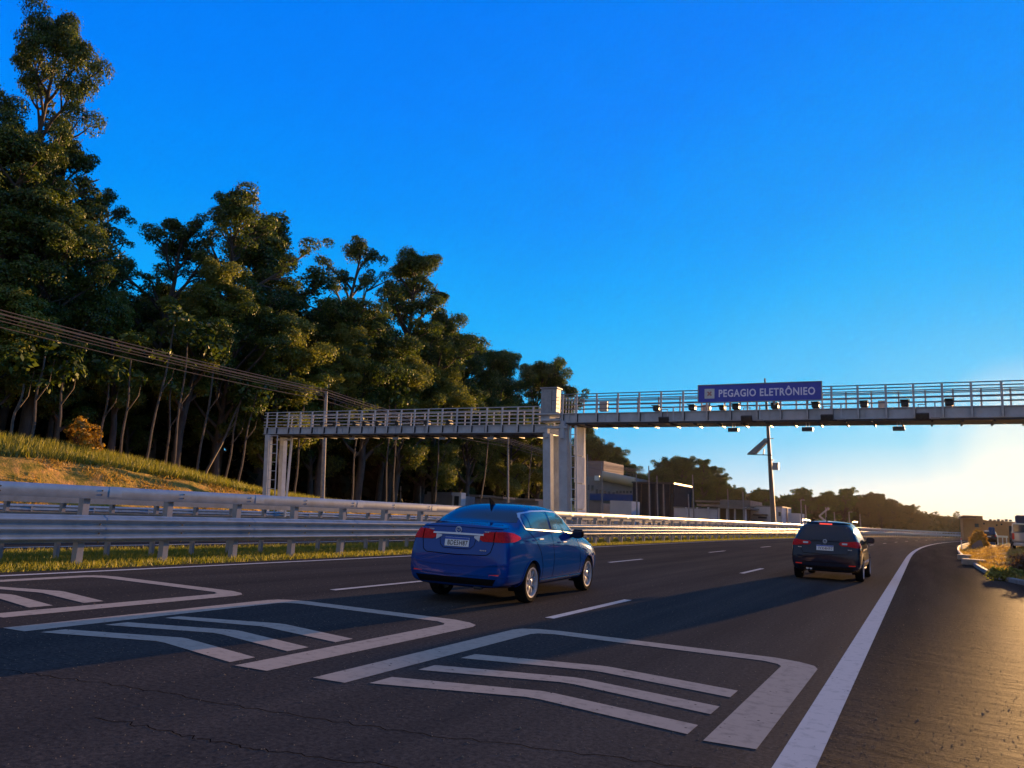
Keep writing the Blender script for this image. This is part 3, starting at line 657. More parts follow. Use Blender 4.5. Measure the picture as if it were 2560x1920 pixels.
SEDAN = [  # s, zb, wb, w1,z1, w2,z2, w3,z3, w4,z4, w5,z5, z6
 (-.975, .36,.42, .56,.42, .62,.53, .60,.63, .52,.69, .35,.71, .715),
 (-.95, .31,.58, .70,.39, .745,.55, .72,.70, .62,.79, .42,.82, .83),
 (-.92, .27,.66, .765,.36, .795,.57, .765,.76, .68,.90, .46,.95, .96),
 (-.89, .25,.69, .79,.34, .815,.58, .785,.82, .715,1.00, .52,1.07, 1.09),
 (-.84, .24,.70, .80,.34, .825,.59, .80,.86, .735,1.05, .56,1.13, 1.155),
 (-.72, .23,.72, .81,.33, .835,.60, .81,.88, .75,1.06, .60,1.135, 1.155),
 (-.50, .22,.73, .82,.33, .84,.60, .82,.89, .76,1.075, .63,1.15, 1.165),
 (-.36, .22,.73, .825,.33, .845,.61, .825,.90, .755,1.09, .69,1.185, 1.21),
 (-.10, .22,.73, .83,.33, .85,.61, .825,.91, .745,1.12, .69,1.31, 1.36),
 (.16, .22,.73, .83,.33, .85,.61, .825,.92, .74,1.14, .675,1.40, 1.455),
 (.45, .22,.73, .83,.33, .85,.60, .825,.92, .74,1.14, .67,1.435, 1.49),
 (.85, .22,.73, .83,.32, .85,.60, .825,.91, .745,1.13, .67,1.45, 1.505),
 (1.25, .22,.73, .83,.32, .85,.59, .825,.90, .745,1.10, .665,1.43, 1.49),
 (1.55, .22,.73, .83,.32, .85,.58, .825,.89, .745,1.08, .65,1.39, 1.445),
 (1.85, .22,.73, .83,.32, .85,.58, .825,.88, .75,1.04, .64,1.25, 1.30),
 (2.15, .22,.73, .83,.32, .85,.58, .825,.86, .755,1.01, .62,1.11, 1.13),
 (2.40, .22,.73, .825,.32, .85,.58, .82,.84, .75,.97, .62,1.01, 1.03),
 (2.75, .22,.73, .82,.32, .845,.57, .81,.82, .73,.93, .58,.965, .975),
 (3.05, .23,.70, .80,.32, .825,.55, .78,.77, .68,.86, .5,.90, .91),
 (3.28, .25,.64, .74,.34, .76,.53, .71,.71, .60,.78, .45,.82, .83),
 (3.42, .30,.50, .60,.38, .63,.50, .58,.62, .50,.68, .36,.71, .715)]
ESTATE = [
 (-.86, .35,.42, .58,.40, .64,.50, .62,.59, .55,.64, .36,.655, .66),
 (-.83, .30,.58, .71,.37, .75,.53, .73,.66, .66,.73, .45,.75, .76),
 (-.80, .26,.66, .765,.35, .79,.56, .77,.74, .70,.85, .50,.89, .90),
 (-.76, .24,.68, .785,.34, .81,.58, .79,.82, .735,.98, .55,1.04, 1.05),
 (-.68, .23,.70, .80,.33, .82,.60, .80,.88, .73,1.07, .58,1.17, 1.19),
 (-.58, .22,.71, .80,.33, .82,.60, .805,.90, .72,1.11, .57,1.32, 1.345),
 (-.52, .22,.71, .81,.33, .825,.60, .81,.90, .715,1.13, .565,1.41, 1.44),
 (-.30, .22,.72, .81,.33, .83,.60, .815,.91, .72,1.14, .57,1.445, 1.475),
 (.2, .22,.72, .82,.33, .835,.60, .82,.91, .725,1.14, .58,1.47, 1.505),
 (.8, .22,.72, .82,.33, .835,.60, .82,.91, .73,1.13, .585,1.475, 1.51),
 (1.3, .22,.72, .82,.33, .835,.60, .82,.90, .73,1.11, .58,1.45, 1.485),
 (1.65, .22,.72, .82,.33, .835,.60, .82,.89, .735,1.07, .57,1.36, 1.39),
 (1.95, .22,.72, .82,.33, .835,.59, .82,.87, .74,1.03, .60,1.20, 1.22),
 (2.25, .22,.72, .82,.33, .835,.58, .81,.85, .735,.98, .61,1.04, 1.06),
 (2.7, .22,.72, .81,.33, .83,.57, .79,.82, .71,.92, .58,.96, .97),
 (3.05, .24,.68, .78,.34, .80,.55, .74,.76, .65,.84, .5,.88, .89),
 (3.26, .27,.58, .68,.36, .70,.52, .65,.68, .56,.74, .4,.77, .78),
 (3.34, .32,.46, .54,.38, .57,.50, .52,.60, .45,.65, .33,.67, .68)]
def car_surface(table, arches, ra):
    bm = bmesh.new(); rings = []
    for (s, zb, wb, w1, z1, w2, z2, w3, z3, w4, z4, w5, z5, z6) in table:
        h = [(0, zb), (wb*.6, zb), (wb, zb+.02), (w1, z1), (w2, z2), (w3, z3), (w4, z4), (w5, z5), (w5*.55, z6-.008), (0, z6)]
        pts = h + [(-x, z) for x, z in h[-2:0:-1]]
        rings.append([bm.verts.new((x, s, z)) for x, z in pts])
    n = len(rings[0])
    for a, b in zip(rings, rings[1:]):
        for i in range(n): bm.faces.new((a[i], a[(i+1) % n], b[(i+1) % n], b[i]))
    for r, flip in ((rings[0], True), (rings[-1], False)):
        c = bm.verts.new((0, r[0].co.y + (-.012 if flip else .012), (min(v.co.z for v in r)+max(v.co.z for v in r))/2))
        # strips across rather than a fan keep the end panel smooth
        half = n//2
        bm.verts.remove(c)
        for i in range(0, half):
            a, b = r[i], r[i+1]; c2, d = r[(n-i-1) % n] if i+1 < half else r[half], r[(n-i) % n]
            vs = [a, b]; m1 = r[(n-i-1) % n]; m0 = r[(n-i) % n]
            face = []
            for v in (a, b, m1, m0):
                if v not in face: face.append(v)
            if len(face) > 2: bm.faces.new(face if flip else face[::-1])
    bmesh.ops.recalc_face_normals(bm, faces=bm.faces)
    me = bpy.data.meshes.new('body'); bm.to_mesh(me); bm.free()
    ob = bpy.data.objects.new('tmp', me); C.objects.link(ob)
    md = ob.modifiers.new('s', 'SUBSURF'); md.levels = 3; md.render_levels = 3
    cuts = []
    for s in arches:
        for sd in (-1, 1):
            mb = MB(); n_ = 48; vs = []
            for x in (sd*.56, sd*1.2):
                for k in range(n_): t = 2*math.pi*k/n_; vs.append((x, s+ra*math.cos(t), .305+ra*math.sin(t)))
            fs = [(k, (k+1) % n_, n_+(k+1) % n_, n_+k) for k in range(n_)] + [tuple(range(n_))[::-1], tuple(range(n_, 2*n_))]
            if sd < 0: fs = [f[::-1] for f in fs]
            mb.add(vs, fs); cuts.append(mb.build('cut', None))
    dg = bpy.context.evaluated_depsgraph_get(); dg.update()
    full = bpy.data.meshes.new_from_object(ob.evaluated_get(dg))
    bmf = bmesh.new(); bmf.from_mesh(full); bmesh.ops.triangulate(bmf, faces=bmf.faces); tree = BVHTree.FromBMesh(bmf); bmf.free()
    for c in cuts:
        b = ob.modifiers.new('b', 'BOOLEAN'); b.operation = 'DIFFERENCE'; b.object = c; b.solver = 'EXACT'
    dg.update(); res = bpy.data.meshes.new_from_object(ob.evaluated_get(dg))
    if len(res.polygons) < 500: res = full
    for c in cuts: bpy.data.objects.remove(c)
    bpy.data.objects.remove(ob)
    res.polygons.foreach_set('use_smooth', [True]*len(res.polygons)); res.set_sharp_from_angle(angle=R(50))
    return res, tree
def cast(tree, o, d):
    h, n, i, dist = tree.ray_cast(Vector(o), Vector(d).normalized())
    return (h, n) if h is not None else (None, None)
FWD, LFT, RGT, DWN = (0, 1, 0), (-1, 0, 0), (1, 0, 0), (0, 0, -1)
def lerp_poly(P, t):
    d = [0]
    for a, b in zip(P, P[1:]): d.append(d[-1]+math.dist(a, b))
    x = t*d[-1]
    for i in range(len(P)-1):
        if x <= d[i+1]+1e-9:
            k = (x-d[i])/max(1e-9, d[i+1]-d[i]); return tuple(P[i][j]+(P[i+1][j]-P[i][j])*k for j in range(len(P[0])))
    return P[-1]
def patch(tree, lo, hi, origin, nu=24, nv=10, off=.004, skirt=.012):
    """panel between two poly-lines lo and hi; origin(p) -> (start, direction) of the cast"""
    G = []; last = None
    for j in range(nv+1):
        row = []
        for i in range(nu+1):
            a = lerp_poly(lo, i/nu); b = lerp_poly(hi, i/nu); p = tuple(a[k]+(b[k]-a[k])*j/nv for k in range(len(a)))
            o, d = origin(p); h, n = cast(tree, o, d)
            if h is None: h, n = last if last else (Vector(o), Vector(d)*-1)
            if n.dot(Vector(d)) > 0: n = -n
            last = (h, n); row.append((h + n*off, n))
        G.append(row)
    mb = MB(); W_ = nu+1; vs = [g[0] for r in G for g in r]; fs = [(j*W_+i, j*W_+i+1, (j+1)*W_+i+1, (j+1)*W_+i) for j in range(nv) for i in range(nu)]
    bd = [(0, i) for i in range(nu+1)] + [(j, nu) for j in range(1, nv+1)] + [(nv, i) for i in range(nu-1, -1, -1)] + [(j, 0) for j in range(nv-1, 0, -1)]
    n0 = len(vs); vs += [G[j][i][0]-G[j][i][1]*skirt for j, i in bd]; L_ = len(bd)
    fs += [(bd[k][0]*W_+bd[k][1], n0+k, n0+(k+1) % L_, bd[(k+1) % L_][0]*W_+bd[(k+1) % L_][1]) for k in range(L_)]
    mb.add(vs, fs); 
    return mb
def line(tree, pts, w, origin, off=.0025, n=60, skirt=.006):
    """thin raised strip following a 2D poly-line"""
    P = [lerp_poly(pts, i/n) for i in range(n+1)]; lo, hi = [], []
    for i, p in enumerate(P):
        a = Vector(P[max(0, i-1)]); b = Vector(P[min(n, i+1)]); t = (b-a).normalized(); nr = Vector((-t.y, t.x))*w/2
        lo.append(tuple(Vector(p)-nr)); hi.append(tuple(Vector(p)+nr))
    return patch(tree, lo, hi, origin, n, 1, off, skirt)
rear = lambda p: ((p[0], -4, p[1]), FWD)
front = lambda p: ((p[0], 6, p[1]), (0, -1, 0))
def side(sg): return lambda p: ((sg*3, p[0], p[1]), (-sg, 0, 0))
def corner(sg, cx_=.45, cy_=-.42): # p = (angle from rear, z)
    return lambda p: ((sg*(cx_+2*math.sin(p[0])), cy_-2*math.cos(p[0]), p[1]), (-sg*math.sin(p[0]), math.cos(p[0]), 0))
def wheel(car, x, s, r, label=None, spokes=8, sg=1):
    w = bpy.data.objects.new('wheel', None); C.objects.link(w); w.parent = car; w.location = (x, s, r); w.empty_display_size = .1
    if sg < 0: w.rotation_euler = (0, 0, math.pi)
    ri = r*.70
    mb = MB(); mb.lathe([(-.09, ri), (-.095, r-.03), (-.07, r-.004), (0, r), (.07, r-.004), (.095, r-.03), (.09, ri+.012), (.075, ri)], (0, 0, 0), 48); mb.build('tyre', rubber, w, smooth=35)
    mb = MB(); mb.lathe([(-.07, ri-.01), (.078, ri-.014), (.092, ri+.012), (.088, ri-.012), (.06, ri-.03), (-.07, ri-.03)], (0, 0, 0), 48)
    for k in range(spokes):
        t = 2*math.pi*k/spokes + .3; c, s_ = math.cos(t), math.sin(t); L_ = ri-.03
        a = Vector((0, c, s_)); b = Vector((0, -s_, c)); vs = []
        for rr, hw, xx in ((.05, .020, .055), (L_*.6, .013, .07), (L_, .024, .072)):
            for q in (-1, 1): vs += [a*rr+b*q*hw+Vector((xx, 0, 0)), a*rr+b*q*hw*1.2+Vector((xx-.03, 0, 0))]
        fs = []
        for i in range(2):
            o = i*4; fs += [(o, o+2, o+6, o+4), (o, o+4, o+5, o+1), (o+2, o+3, o+7, o+6)]
        mb.add(vs, fs)
    mb.lathe([(.078, 0), (.078, .028), (.07, .05), (.04, .058)], (0, 0, 0), 20); mb.build('rim', alloy, w, smooth=40)
    mb = MB(); mb.lathe([(.015, 0), (.015, ri-.03)], (0, 0, 0), 32); mb.lathe([(.02, .04), (.02, ri*.62), (.0, ri*.64)], (0, 0, 0), 32); mb.build('brake', steel_d, w)
    return w
def number_plate(car, x, y, z, txt, tilt, w=.40, h=.13):
    p = bpy.data.objects.new('licence_plate', None); C.objects.link(p); p.parent = car; p.location = (x, y, z); p.rotation_euler = (tilt, 0, 0); p.empty_display_size = .1
    MB().box((0, 0, 0), (w, .010, h), bev=.003).build('plate', pl_w, p)
    MB().box((0, -.0065, h/2-.017), (w-.006, .003, .028)).build('blue_band', pl_b, p)
    me = text_mesh(txt, .1, .0008, .0012, 1.12); o = link('plate_text', me, pl_k, p); wd = max(v.co.x for v in me.vertices)-min(v.co.x for v in me.vertices); ht = max(v.co.y for v in me.vertices)-min(v.co.y for v in me.vertices)
    o.scale = ((w-.07)/wd, .072/ht, 1); o.rotation_euler = (R(90), 0, 0); o.location = (.012, -.0075, -.017)
    return p
def liner(car, arches, r):
    for s in arches:
        for sg in (-1, 1):
            mb = MB(); n = 32; vs = []; fs = []
            for x in (sg*.575, sg*.80):
                for k in range(n+1): t = math.pi*(-.12+1.24*k/n); vs.append((x, s+r*math.cos(t), .305+r*math.sin(t)))
            fs = [(k, k+1, n+2+k, n+1+k) for k in range(n)] + [tuple(range(n+1))]
            mb.add(vs, fs); mb.build('wheel_well', plastic, car)
def common(car, tree, table, paint_, wb, r, arches, spokes, mirror_y, glass_side):
    for s in (0, wb):
        for sg in (-1, 1): wheel(car, sg*.735, s, r, None, spokes, sg)
    liner(car, arches, r+.030)
    for sg in (-1, 1):
        for s in arches:                                   # rolled arch lips
            n = 30; pts = [(s+(r+.038)*math.cos(t), .305+(r+.038)*math.sin(t)) for t in [math.pi*(-.05+1.10*k/n) for k in range(n+1)]]
            line(tree, pts, .022, side(sg), .006, 60, .02).build('arch_lip', paint_, car, smooth=True)
        mx = sg*.90; m_ = MB(); m_.box((mx, mirror_y, 1.03), (.20, .11, .145), bev=.035); m_.build('mirror', paint_ if False else plastic, car)
        MB().box((mx, mirror_y-.058, 1.03), (.165, .006, .11), bev=.002).build('mirror_glass', tint, car)
        MB().box((sg*.80, mirror_y+.02, .985), (.12, .05, .04)).build('mirror_stalk', plastic, car)
def build_sedan(loc, rz):
    car = empty('sedan_car', loc, 'shiny dark blue four-door sedan with licence plate BDE5H87 driving in the middle lane', 'car', None, rz)
    me, tree = car_surface(SEDAN, (0, 2.6), .345); link('body', me, blue_p, car)
    common(car, tree, SEDAN, blue_p, 2.6, .305, (0, 2.6), 8, 1.80, side_glass)
    B = lambda n, mb, m, p=car, sm=True: mb.build(n, m, p, smooth=sm)
    # rear glass
    B('rear_window', patch(tree, [(-.66, 1.19), (-.3, 1.178), (.3, 1.178), (.66, 1.19)], [(-.58, 1.385), (-.3, 1.43), (.3, 1.43), (.58, 1.385)], rear, 30, 12, .003, .01), tint)
    for sg in (-1, 1):
        B('rear_quarter_window', patch(tree, [(-.16, 1.12), (-.10, 1.115), (.02, 1.11)], [(-.16, 1.22), (-.10, 1.285), (-.04, 1.325)], side(sg), 10, 10, .004), side_glass)
        B('lamp_split', line(tree, [(sg*.590, .905), (sg*.588, 1.045)], .012, rear, .014, 8), seam_m)
        B('rear_door_window', patch(tree, [(.05, 1.107), (.80, 1.085)], [(.0, 1.33), (.25, 1.362), (.76, 1.377)], side(sg), 20, 12, .004), side_glass)
        B('front_door_window', patch(tree, [(.89, 1.08), (1.80, 1.045)], [(.84, 1.377), (1.2, 1.368), (1.50, 1.315), (1.64, 1.245)], side(sg), 24, 12, .004), side_glass)
        B('window_trim', line(tree, [(1.95, 1.03), (1.2, 1.06), (-.18, 1.10), (-.22, 1.19), (-.16, 1.265), (-.05, 1.33), (.25, 1.372), (.8, 1.388), (1.25, 1.378), (1.6, 1.285), (2.0, 1.05)], .016, side(sg), .005, 120), chrome)
        B('door_seam', line(tree, [(.84, 1.07), (.86, .7), (.84, .34)], .010, side(sg), .0015), seam_m)
        B('door_seam', line(tree, [(-.12, 1.08), (.12, .95), (.30, .75), (.38, .55), (.40, .34)], .010, side(sg), .0015), seam_m)
        B('door_seam', line(tree, [(1.98, 1.02), (2.08, .85), (2.14, .6), (2.12, .36)], .010, side(sg), .0015), seam_m)
        B('body_crease', line(tree, [(-.60, .955), (0, .925), (.8, .885), (1.6, .825), (2.2, .745)], .020, side(sg), .004), blue_p)
        B('sill_skirt', patch(tree, [(.36, .24), (2.24, .24)], [(.36, .33), (2.24, .33)], side(sg), 24, 4, .018, .03), blue_p)
        for a in (.20, 1.24):
            z = .955 - (a-.2)*.055; m_ = MB(); m_.box((sg*.862, a, z), (.035, .17, .028), bev=.01); B('door_handle', m_, chrome)
        MB().lathe([(-.01, .0), (-.01, .065), (.003, .067)], (0, 0, 0), 20).build('fuel_flap', blue_p, None) if False else None
        # outer lamp wraps the corner, inner lamp on the boot lid
        B('tail_lamp', patch(tree, [(.10, .905), (.6, .905), (1.0, .915), (1.50, .955)], [(.10, 1.045), (.6, 1.05), (1.0, 1.035), (1.50, .985)], corner(sg), 24, 8, .010, .03), red_l)
        B('boot_lamp', patch(tree, [(sg*.36, .935), (sg*.42, .905), (sg*.585, .905)], [(sg*.36, .985), (sg*.42, 1.025), (sg*.585, 1.045)], rear, 14, 8, .010, .03), red_l)
        B('reversing_lamp', patch(tree, [(sg*.27, .95), (sg*.36, .90)], [(sg*.27, .975), (sg*.365, .985)], rear, 8, 4, .011, .03), white_l)
        B('reflector', patch(tree, [(sg*.55, .42), (sg*.70, .43)], [(sg*.55, .445), (sg*.70, .455)], rear, 8, 3, .006), red_b)
        B('bumper_wing', line(tree, [(sg*.78, .47), (sg*.60, .475), (sg*.50, .455), (sg*.48, .43)], .012, rear, .008), blue_p)
    B('chrome_strip', patch(tree, [(-.42, .985), (0, .985), (.42, .985)], [(-.42, 1.008), (0, 1.012), (.42, 1.008)], rear, 30, 3, .016, .03), chrome)
    B('boot_seam', line(tree, [(-.60, 1.06), (-.592, .90), (-.56, .76), (-.50, .715), (0, .70), (.50, .715), (.56, .76), (.592, .90), (.60, 1.06)], .011, rear, .0015, 90), seam_m)
    B('plate_recess', line(tree, [(-.30, .93), (-.28, .84), (-.22, .79), (0, .785), (.22, .79), (.28, .84), (.30, .93)], .008, rear, .002, 60), seam_m)
    B('bumper_crease', line(tree, [(-.80, .60), (-.4, .565), (0, .56), (.4, .565), (.80, .60)], .022, rear, .010, 60, .015), blue_p)
    B('bumper_lip', line(tree, [(-.80, .425), (-.5, .435), (0, .44), (.5, .435), (.80, .425)], .020, rear, .012, 60, .02), blue_p)
    B('rear_diffuser', patch(tree, [(-.60, .295), (0, .29), (.60, .295)], [(-.66, .385), (0, .385), (.66, .385)], rear, 24, 5, .006), plastic)
    B('boot_lip', patch(tree, [(-.66, 1.085), (0, 1.10), (.66, 1.085)], [(-.66, 1.105), (0, 1.125), (.66, 1.105)], rear, 30, 3, .014, .03), blue_p)
    m_ = MB(); m_.box((.35, -.86, .25), (.14, .12, .05), bev=.02); B('exhaust', m_, steel_d, sm=30)
    B('windscreen', patch(tree, [(-.66, 1.07), (0, 1.08), (.66, 1.07)], [(-.53, 1.38), (0, 1.41), (.53, 1.38)], front, 20, 10, .003), tint)
    for sg in (-1, 1): B('headlight', patch(tree, [(sg*.42, .68), (sg*.70, .70)], [(sg*.42, .74), (sg*.70, .79)], front, 10, 5, .008), white_l)
    B('grille', patch(tree, [(-.34, .62), (.34, .62)], [(-.34, .68), (.34, .68)], front, 10, 4, .006), plastic)
    m_ = MB(); m_.add([(-.012, .12, 1.43), (.012, .12, 1.43), (.012, .30, 1.45), (-.012, .30, 1.45), (-.005, .06, 1.56), (.005, .06, 1.56), (.005, .11, 1.55), (-.005, .11, 1.55)], [(0, 1, 5, 4), (1, 2, 6, 5), (2, 3, 7, 6), (3, 0, 4, 7), (4, 5, 6, 7)]); B('aerial', m_, plastic, sm=False)
    # round badge with a ring and bow-shaped mark
    h, n = cast(tree, (0, -4, 1.055), FWD)
    m_ = MB(); 
    m_.tube([h+Vector((.045*math.cos(t), -.018-.02*0, .045*math.sin(t))) for t in [2*math.pi*k/20 for k in range(21)]], .007, 6, False)
    m_.tube([h+Vector((.022*math.cos(t), -.018, .012+.020*math.sin(t))) for t in [2*math.pi*k/12 for k in range(13)]], .005, 6, False); B('badge', m_, chrome)
    for x, z, t_, w_ in ((-.47, 1.05, 'CVT', .09), (.47, 1.045, 'CITY', .10), (.44, .78, 'EXL', .11)):
        if t_ == 'CVT' or t_ == 'CITY' or t_ == 'EXL':
            hh, nn = cast(tree, (x, -4, z), FWD); m_ = MB()
            for k in range(4): m_.box((hh.x-w_/2+w_*(k+.5)/4, hh.y-.004, hh.z), (w_/4*.62, .006, .016))
            B('model_lettering', m_, chrome, sm=False)
    h, n = cast(tree, (0, -4, .88), FWD); number_plate(car, 0, h.y-.010, .88, 'BDE5H87', R(-8))
    return car
def build_estate(loc, rz):
    car = empty('estate_car', loc, 'dark estate car with licence plate IVX4H97 and sunlit right flank in the right lane', 'car', None, rz)
    me, tree = car_surface(ESTATE, (0, 2.55), .345); link('body', me, dark_p, car)
    common(car, tree, ESTATE, dark_p, 2.55, .305, (0, 2.55), 10, 1.75, side_glass)
    B = lambda n, mb, m, p=car, sm=True: mb.build(n, m, p, smooth=sm)
    B('rear_window', patch(tree, [(-.66, 1.04), (0, 1.02), (.66, 1.04)], [(-.53, 1.36), (-.3, 1.395), (.3, 1.395), (.53, 1.36)], rear, 30, 12, .003, .01), tint)
    for sg in (-1, 1):
        B('rear_quarter_window', patch(tree, [(-.42, 1.12), (-.1, 1.11), (.05, 1.105)], [(-.34, 1.33), (-.1, 1.40), (.0, 1.41)], side(sg), 10, 10, .004), side_glass)
        B('rear_door_window', patch(tree, [(.10, 1.105), (.85, 1.08)], [(.08, 1.415), (.80, 1.43)], side(sg), 20, 12, .004), side_glass)
        B('front_door_window', patch(tree, [(.93, 1.075), (1.75, 1.03)], [(.88, 1.43), (1.3, 1.40), (1.55, 1.30)], side(sg), 24, 12, .004), side_glass)
        B('door_seam', line(tree, [(.89, 1.07), (.90, .7), (.88, .34)], .010, side(sg), .0015), seam_m)
        B('door_seam', line(tree, [(.05, 1.09), (.15, .9), (.36, .6), (.40, .34)], .010, side(sg), .0015), seam_m)
        B('body_crease', line(tree, [(-.60, .93), (.8, .89), (2.1, .82)], .020, side(sg), .005), dark_p)
        B('sill_skirt', patch(tree, [(.36, .24), (2.19, .24)], [(.36, .31), (2.19, .31)], side(sg), 24, 4, .014, .03), dark_p)
        B('roof_rail', MB().tube([(sg*.60, -.35, 1.47), (sg*.61, -.2, 1.505), (sg*.62, 1.1, 1.515), (sg*.61, 1.3, 1.48)], .014, 8), alloy)
        for a in (.25, 1.22): m_ = MB(); m_.box((sg*.852, a, .95), (.035, .17, .028), bev=.01); B('door_handle', m_, plastic)
        # round-ended cluster in two halves
        B('tail_lamp', patch(tree, [(.12, .885), (.5, .855), (1.0, .865), (1.35, .90)], [(.12, .985), (.5, 1.005), (1.0, .995), (1.35, .95)], corner(sg, .45, -.30), 24, 8, .012, .03), red_l)
        B('tailgate_lamp', patch(tree, [(sg*.33, .925), (sg*.36, .895), (sg*.43, .88), (sg*.55, .88)], [(sg*.33, .945), (sg*.36, .975), (sg*.43, .985), (sg*.55, .985)], rear, 14, 8, .012, .03), red_l)
        B('reversing_lamp', patch(tree, [(sg*.40, .915), (sg*.52, .915)], [(sg*.40, .955), (sg*.52, .955)], rear, 8, 3, .016, .01), white_l)
        B('reflector', patch(tree, [(sg*.55, .40), (sg*.70, .405)], [(sg*.55, .425), (sg*.70, .43)], rear, 8, 3, .008), red_b)
    B('brake_light', patch(tree, [(-.15, 1.405), (.15, 1.405)], [(-.15, 1.425), (.15, 1.425)], rear, 8, 3, .014, .03), mat('brake_light_lit', (.7, .03, .02), .3, emit=((1, .08, .04), .35)))
    B('roof_spoiler', patch(tree, [(-.54, 1.425), (0, 1.432), (.54, 1.425)], [(-.52, 1.445), (0, 1.455), (.52, 1.445)], rear, 24, 3, .03, .05), dark_p)
    B('tailgate_seam', line(tree, [(-.60, 1.0), (-.58, .80), (-.52, .68), (0, .665), (.52, .68), (.58, .80), (.60, 1.0)], .011, rear, .0015, 90), seam_m)
    B('tailgate_trim', line(tree, [(-.34, .985), (0, .99), (.34, .985)], .014, rear, .010, 40), plastic)
    B('bumper_step', line(tree, [(-.78, .62), (-.4, .60), (.4, .60), (.78, .62)], .024, rear, .016, 60, .02), dark_p)
    B('bumper_groove', line(tree, [(-.55, .47), (0, .465), (.55, .47)], .016, rear, .010, 60, .02), plastic)
    B('rear_diffuser', patch(tree, [(-.60, .295), (.60, .295)], [(-.66, .375), (.66, .375)], rear, 24, 5, .006), plastic)
    m_ = MB(); m_.tube([(-.42, -.84, .30), (-.42, -.70, .30)], .03, 12); B('exhaust', m_, chrome)
    m_ = MB(); m_.tube([(-.34, -.84, .30), (-.34, -.70, .30)], .03, 12); B('exhaust', m_, chrome)
    B('windscreen', patch(tree, [(-.66, 1.05), (.66, 1.05)], [(-.53, 1.36), (.53, 1.36)], front, 20, 10, .003), tint)
    for sg in (-1, 1): B('headlight', patch(tree, [(sg*.42, .66), (sg*.66, .68)], [(sg*.42, .72), (sg*.66, .76)], front, 10, 5, .008), white_l)
    m_ = MB(); m_.add([(-.012, -.30, 1.46), (.012, -.30, 1.46), (.012, -.14, 1.47), (-.012, -.14, 1.47), (-.005, -.38, 1.60), (.005, -.38, 1.60), (.005, -.34, 1.60), (-.005, -.34, 1.60)], [(0, 1, 5, 4), (1, 2, 6, 5), (2, 3, 7, 6), (3, 0, 4, 7), (4, 5, 6, 7)]); B('aerial', m_, plastic, sm=False)
    h, n = cast(tree, (0, -4, .985), FWD); m_ = MB()
    m_.tube([h+Vector((.042*math.cos(t), -.022, .042*math.sin(t))) for t in [2*math.pi*k/20 for k in range(21)]], .010, 6, False); m_.tube([h+Vector((-.03, -.022, .02)), h+Vector((0, -.022, -.03)), h+Vector((.03, -.022, .02))], .005, 6); B('badge', m_, chrome)
    for x, z, w_ in ((-.60, .82, .09), (.58, .80, .10)):
        hh, nn = cast(tree, (x, -4, z), FWD); m_ = MB()
        for k in range(4): m_.box((hh.x-w_/2+w_*(k+.5)/4, hh.y-.006, hh.z), (w_/4*.62, .008, .02))
        B('model_lettering', m_, chrome, sm=False)
    h, n = cast(tree, (0, -4, .825), FWD); number_plate(car, 0, h.y-.012, .825, 'IVX4H97', R(-6))
    return car
build_sedan((-6.12, 10.81, 0), .0563)
build_estate((-2.20, 22.12, 0), -.005)
# dark off-roader far ahead by the verge, seen from behind
def build_suv(loc, rz):
    car = empty('parked_suv', loc, 'small dark off-road car with pale roof, seen from behind beside the yellow bush', 'car', None, rz)
    tb = [tuple(v if i == 0 else (v*1.06 if i in (2, 3, 5, 7, 9, 11) else v) for i, v in enumerate(row)) for row in ESTATE]
    tb = [(r_[0], r_[1]+.08, r_[2], r_[3], r_[4]+.08, r_[5], r_[6]+.14, r_[7], r_[8]+.2, r_[9], r_[10]+.24, r_[11]*1.08, r_[12]+.28, r_[13]+.28) for r_ in tb]
    me, tree = car_surface(tb, (0, 2.55), .42); link('body', me, black_p, car)
    for s in (0, 2.55):
        for sg in (-1, 1): wheel(car, sg*.76, s, .36, None, 6, sg)
    patch(tree, [(-.62, 1.28), (.62, 1.28)], [(-.52, 1.60), (.52, 1.60)], rear, 12, 6, .003).build('rear_window', tint, car)
    patch(tree, [(-.56, 1.67), (.56, 1.67)], [(-.52, 1.76), (.52, 1.76)], rear, 12, 3, .01).build('roof_edge', white_box, car)
    for sg in (-1, 1): patch(tree, [(sg*.62, 1.02), (sg*.76, 1.02)], [(sg*.62, 1.22), (sg*.74, 1.22)], rear, 5, 5, .01).build('tail_lamp', red_l, car)
    h, n = cast(tree, (0, -4, 1.02), FWD); MB().box((0, h.y-.01, 1.02), (.4, .02, .13)).build('licence_plate', pl_w, car)
    MB().lathe([(-.16, 0), (-.16, .30), (-.10, .34), (0, .34)], (0, 0, 0), 24, 'Z').build('spare_wheel', rubber, car).matrix_local = Matrix.Translation((.25, h.y-.02, 1.0)) @ Matrix.Rotation(R(90), 4, 'X')
    MB().box((0, -.84, .52), (1.4, .1, .14), bev=.03).build('bumper', plastic, car)
    return car
p = ground(2474, 1362); build_suv((p.x+.1, p.y+.8, .05), -.10)
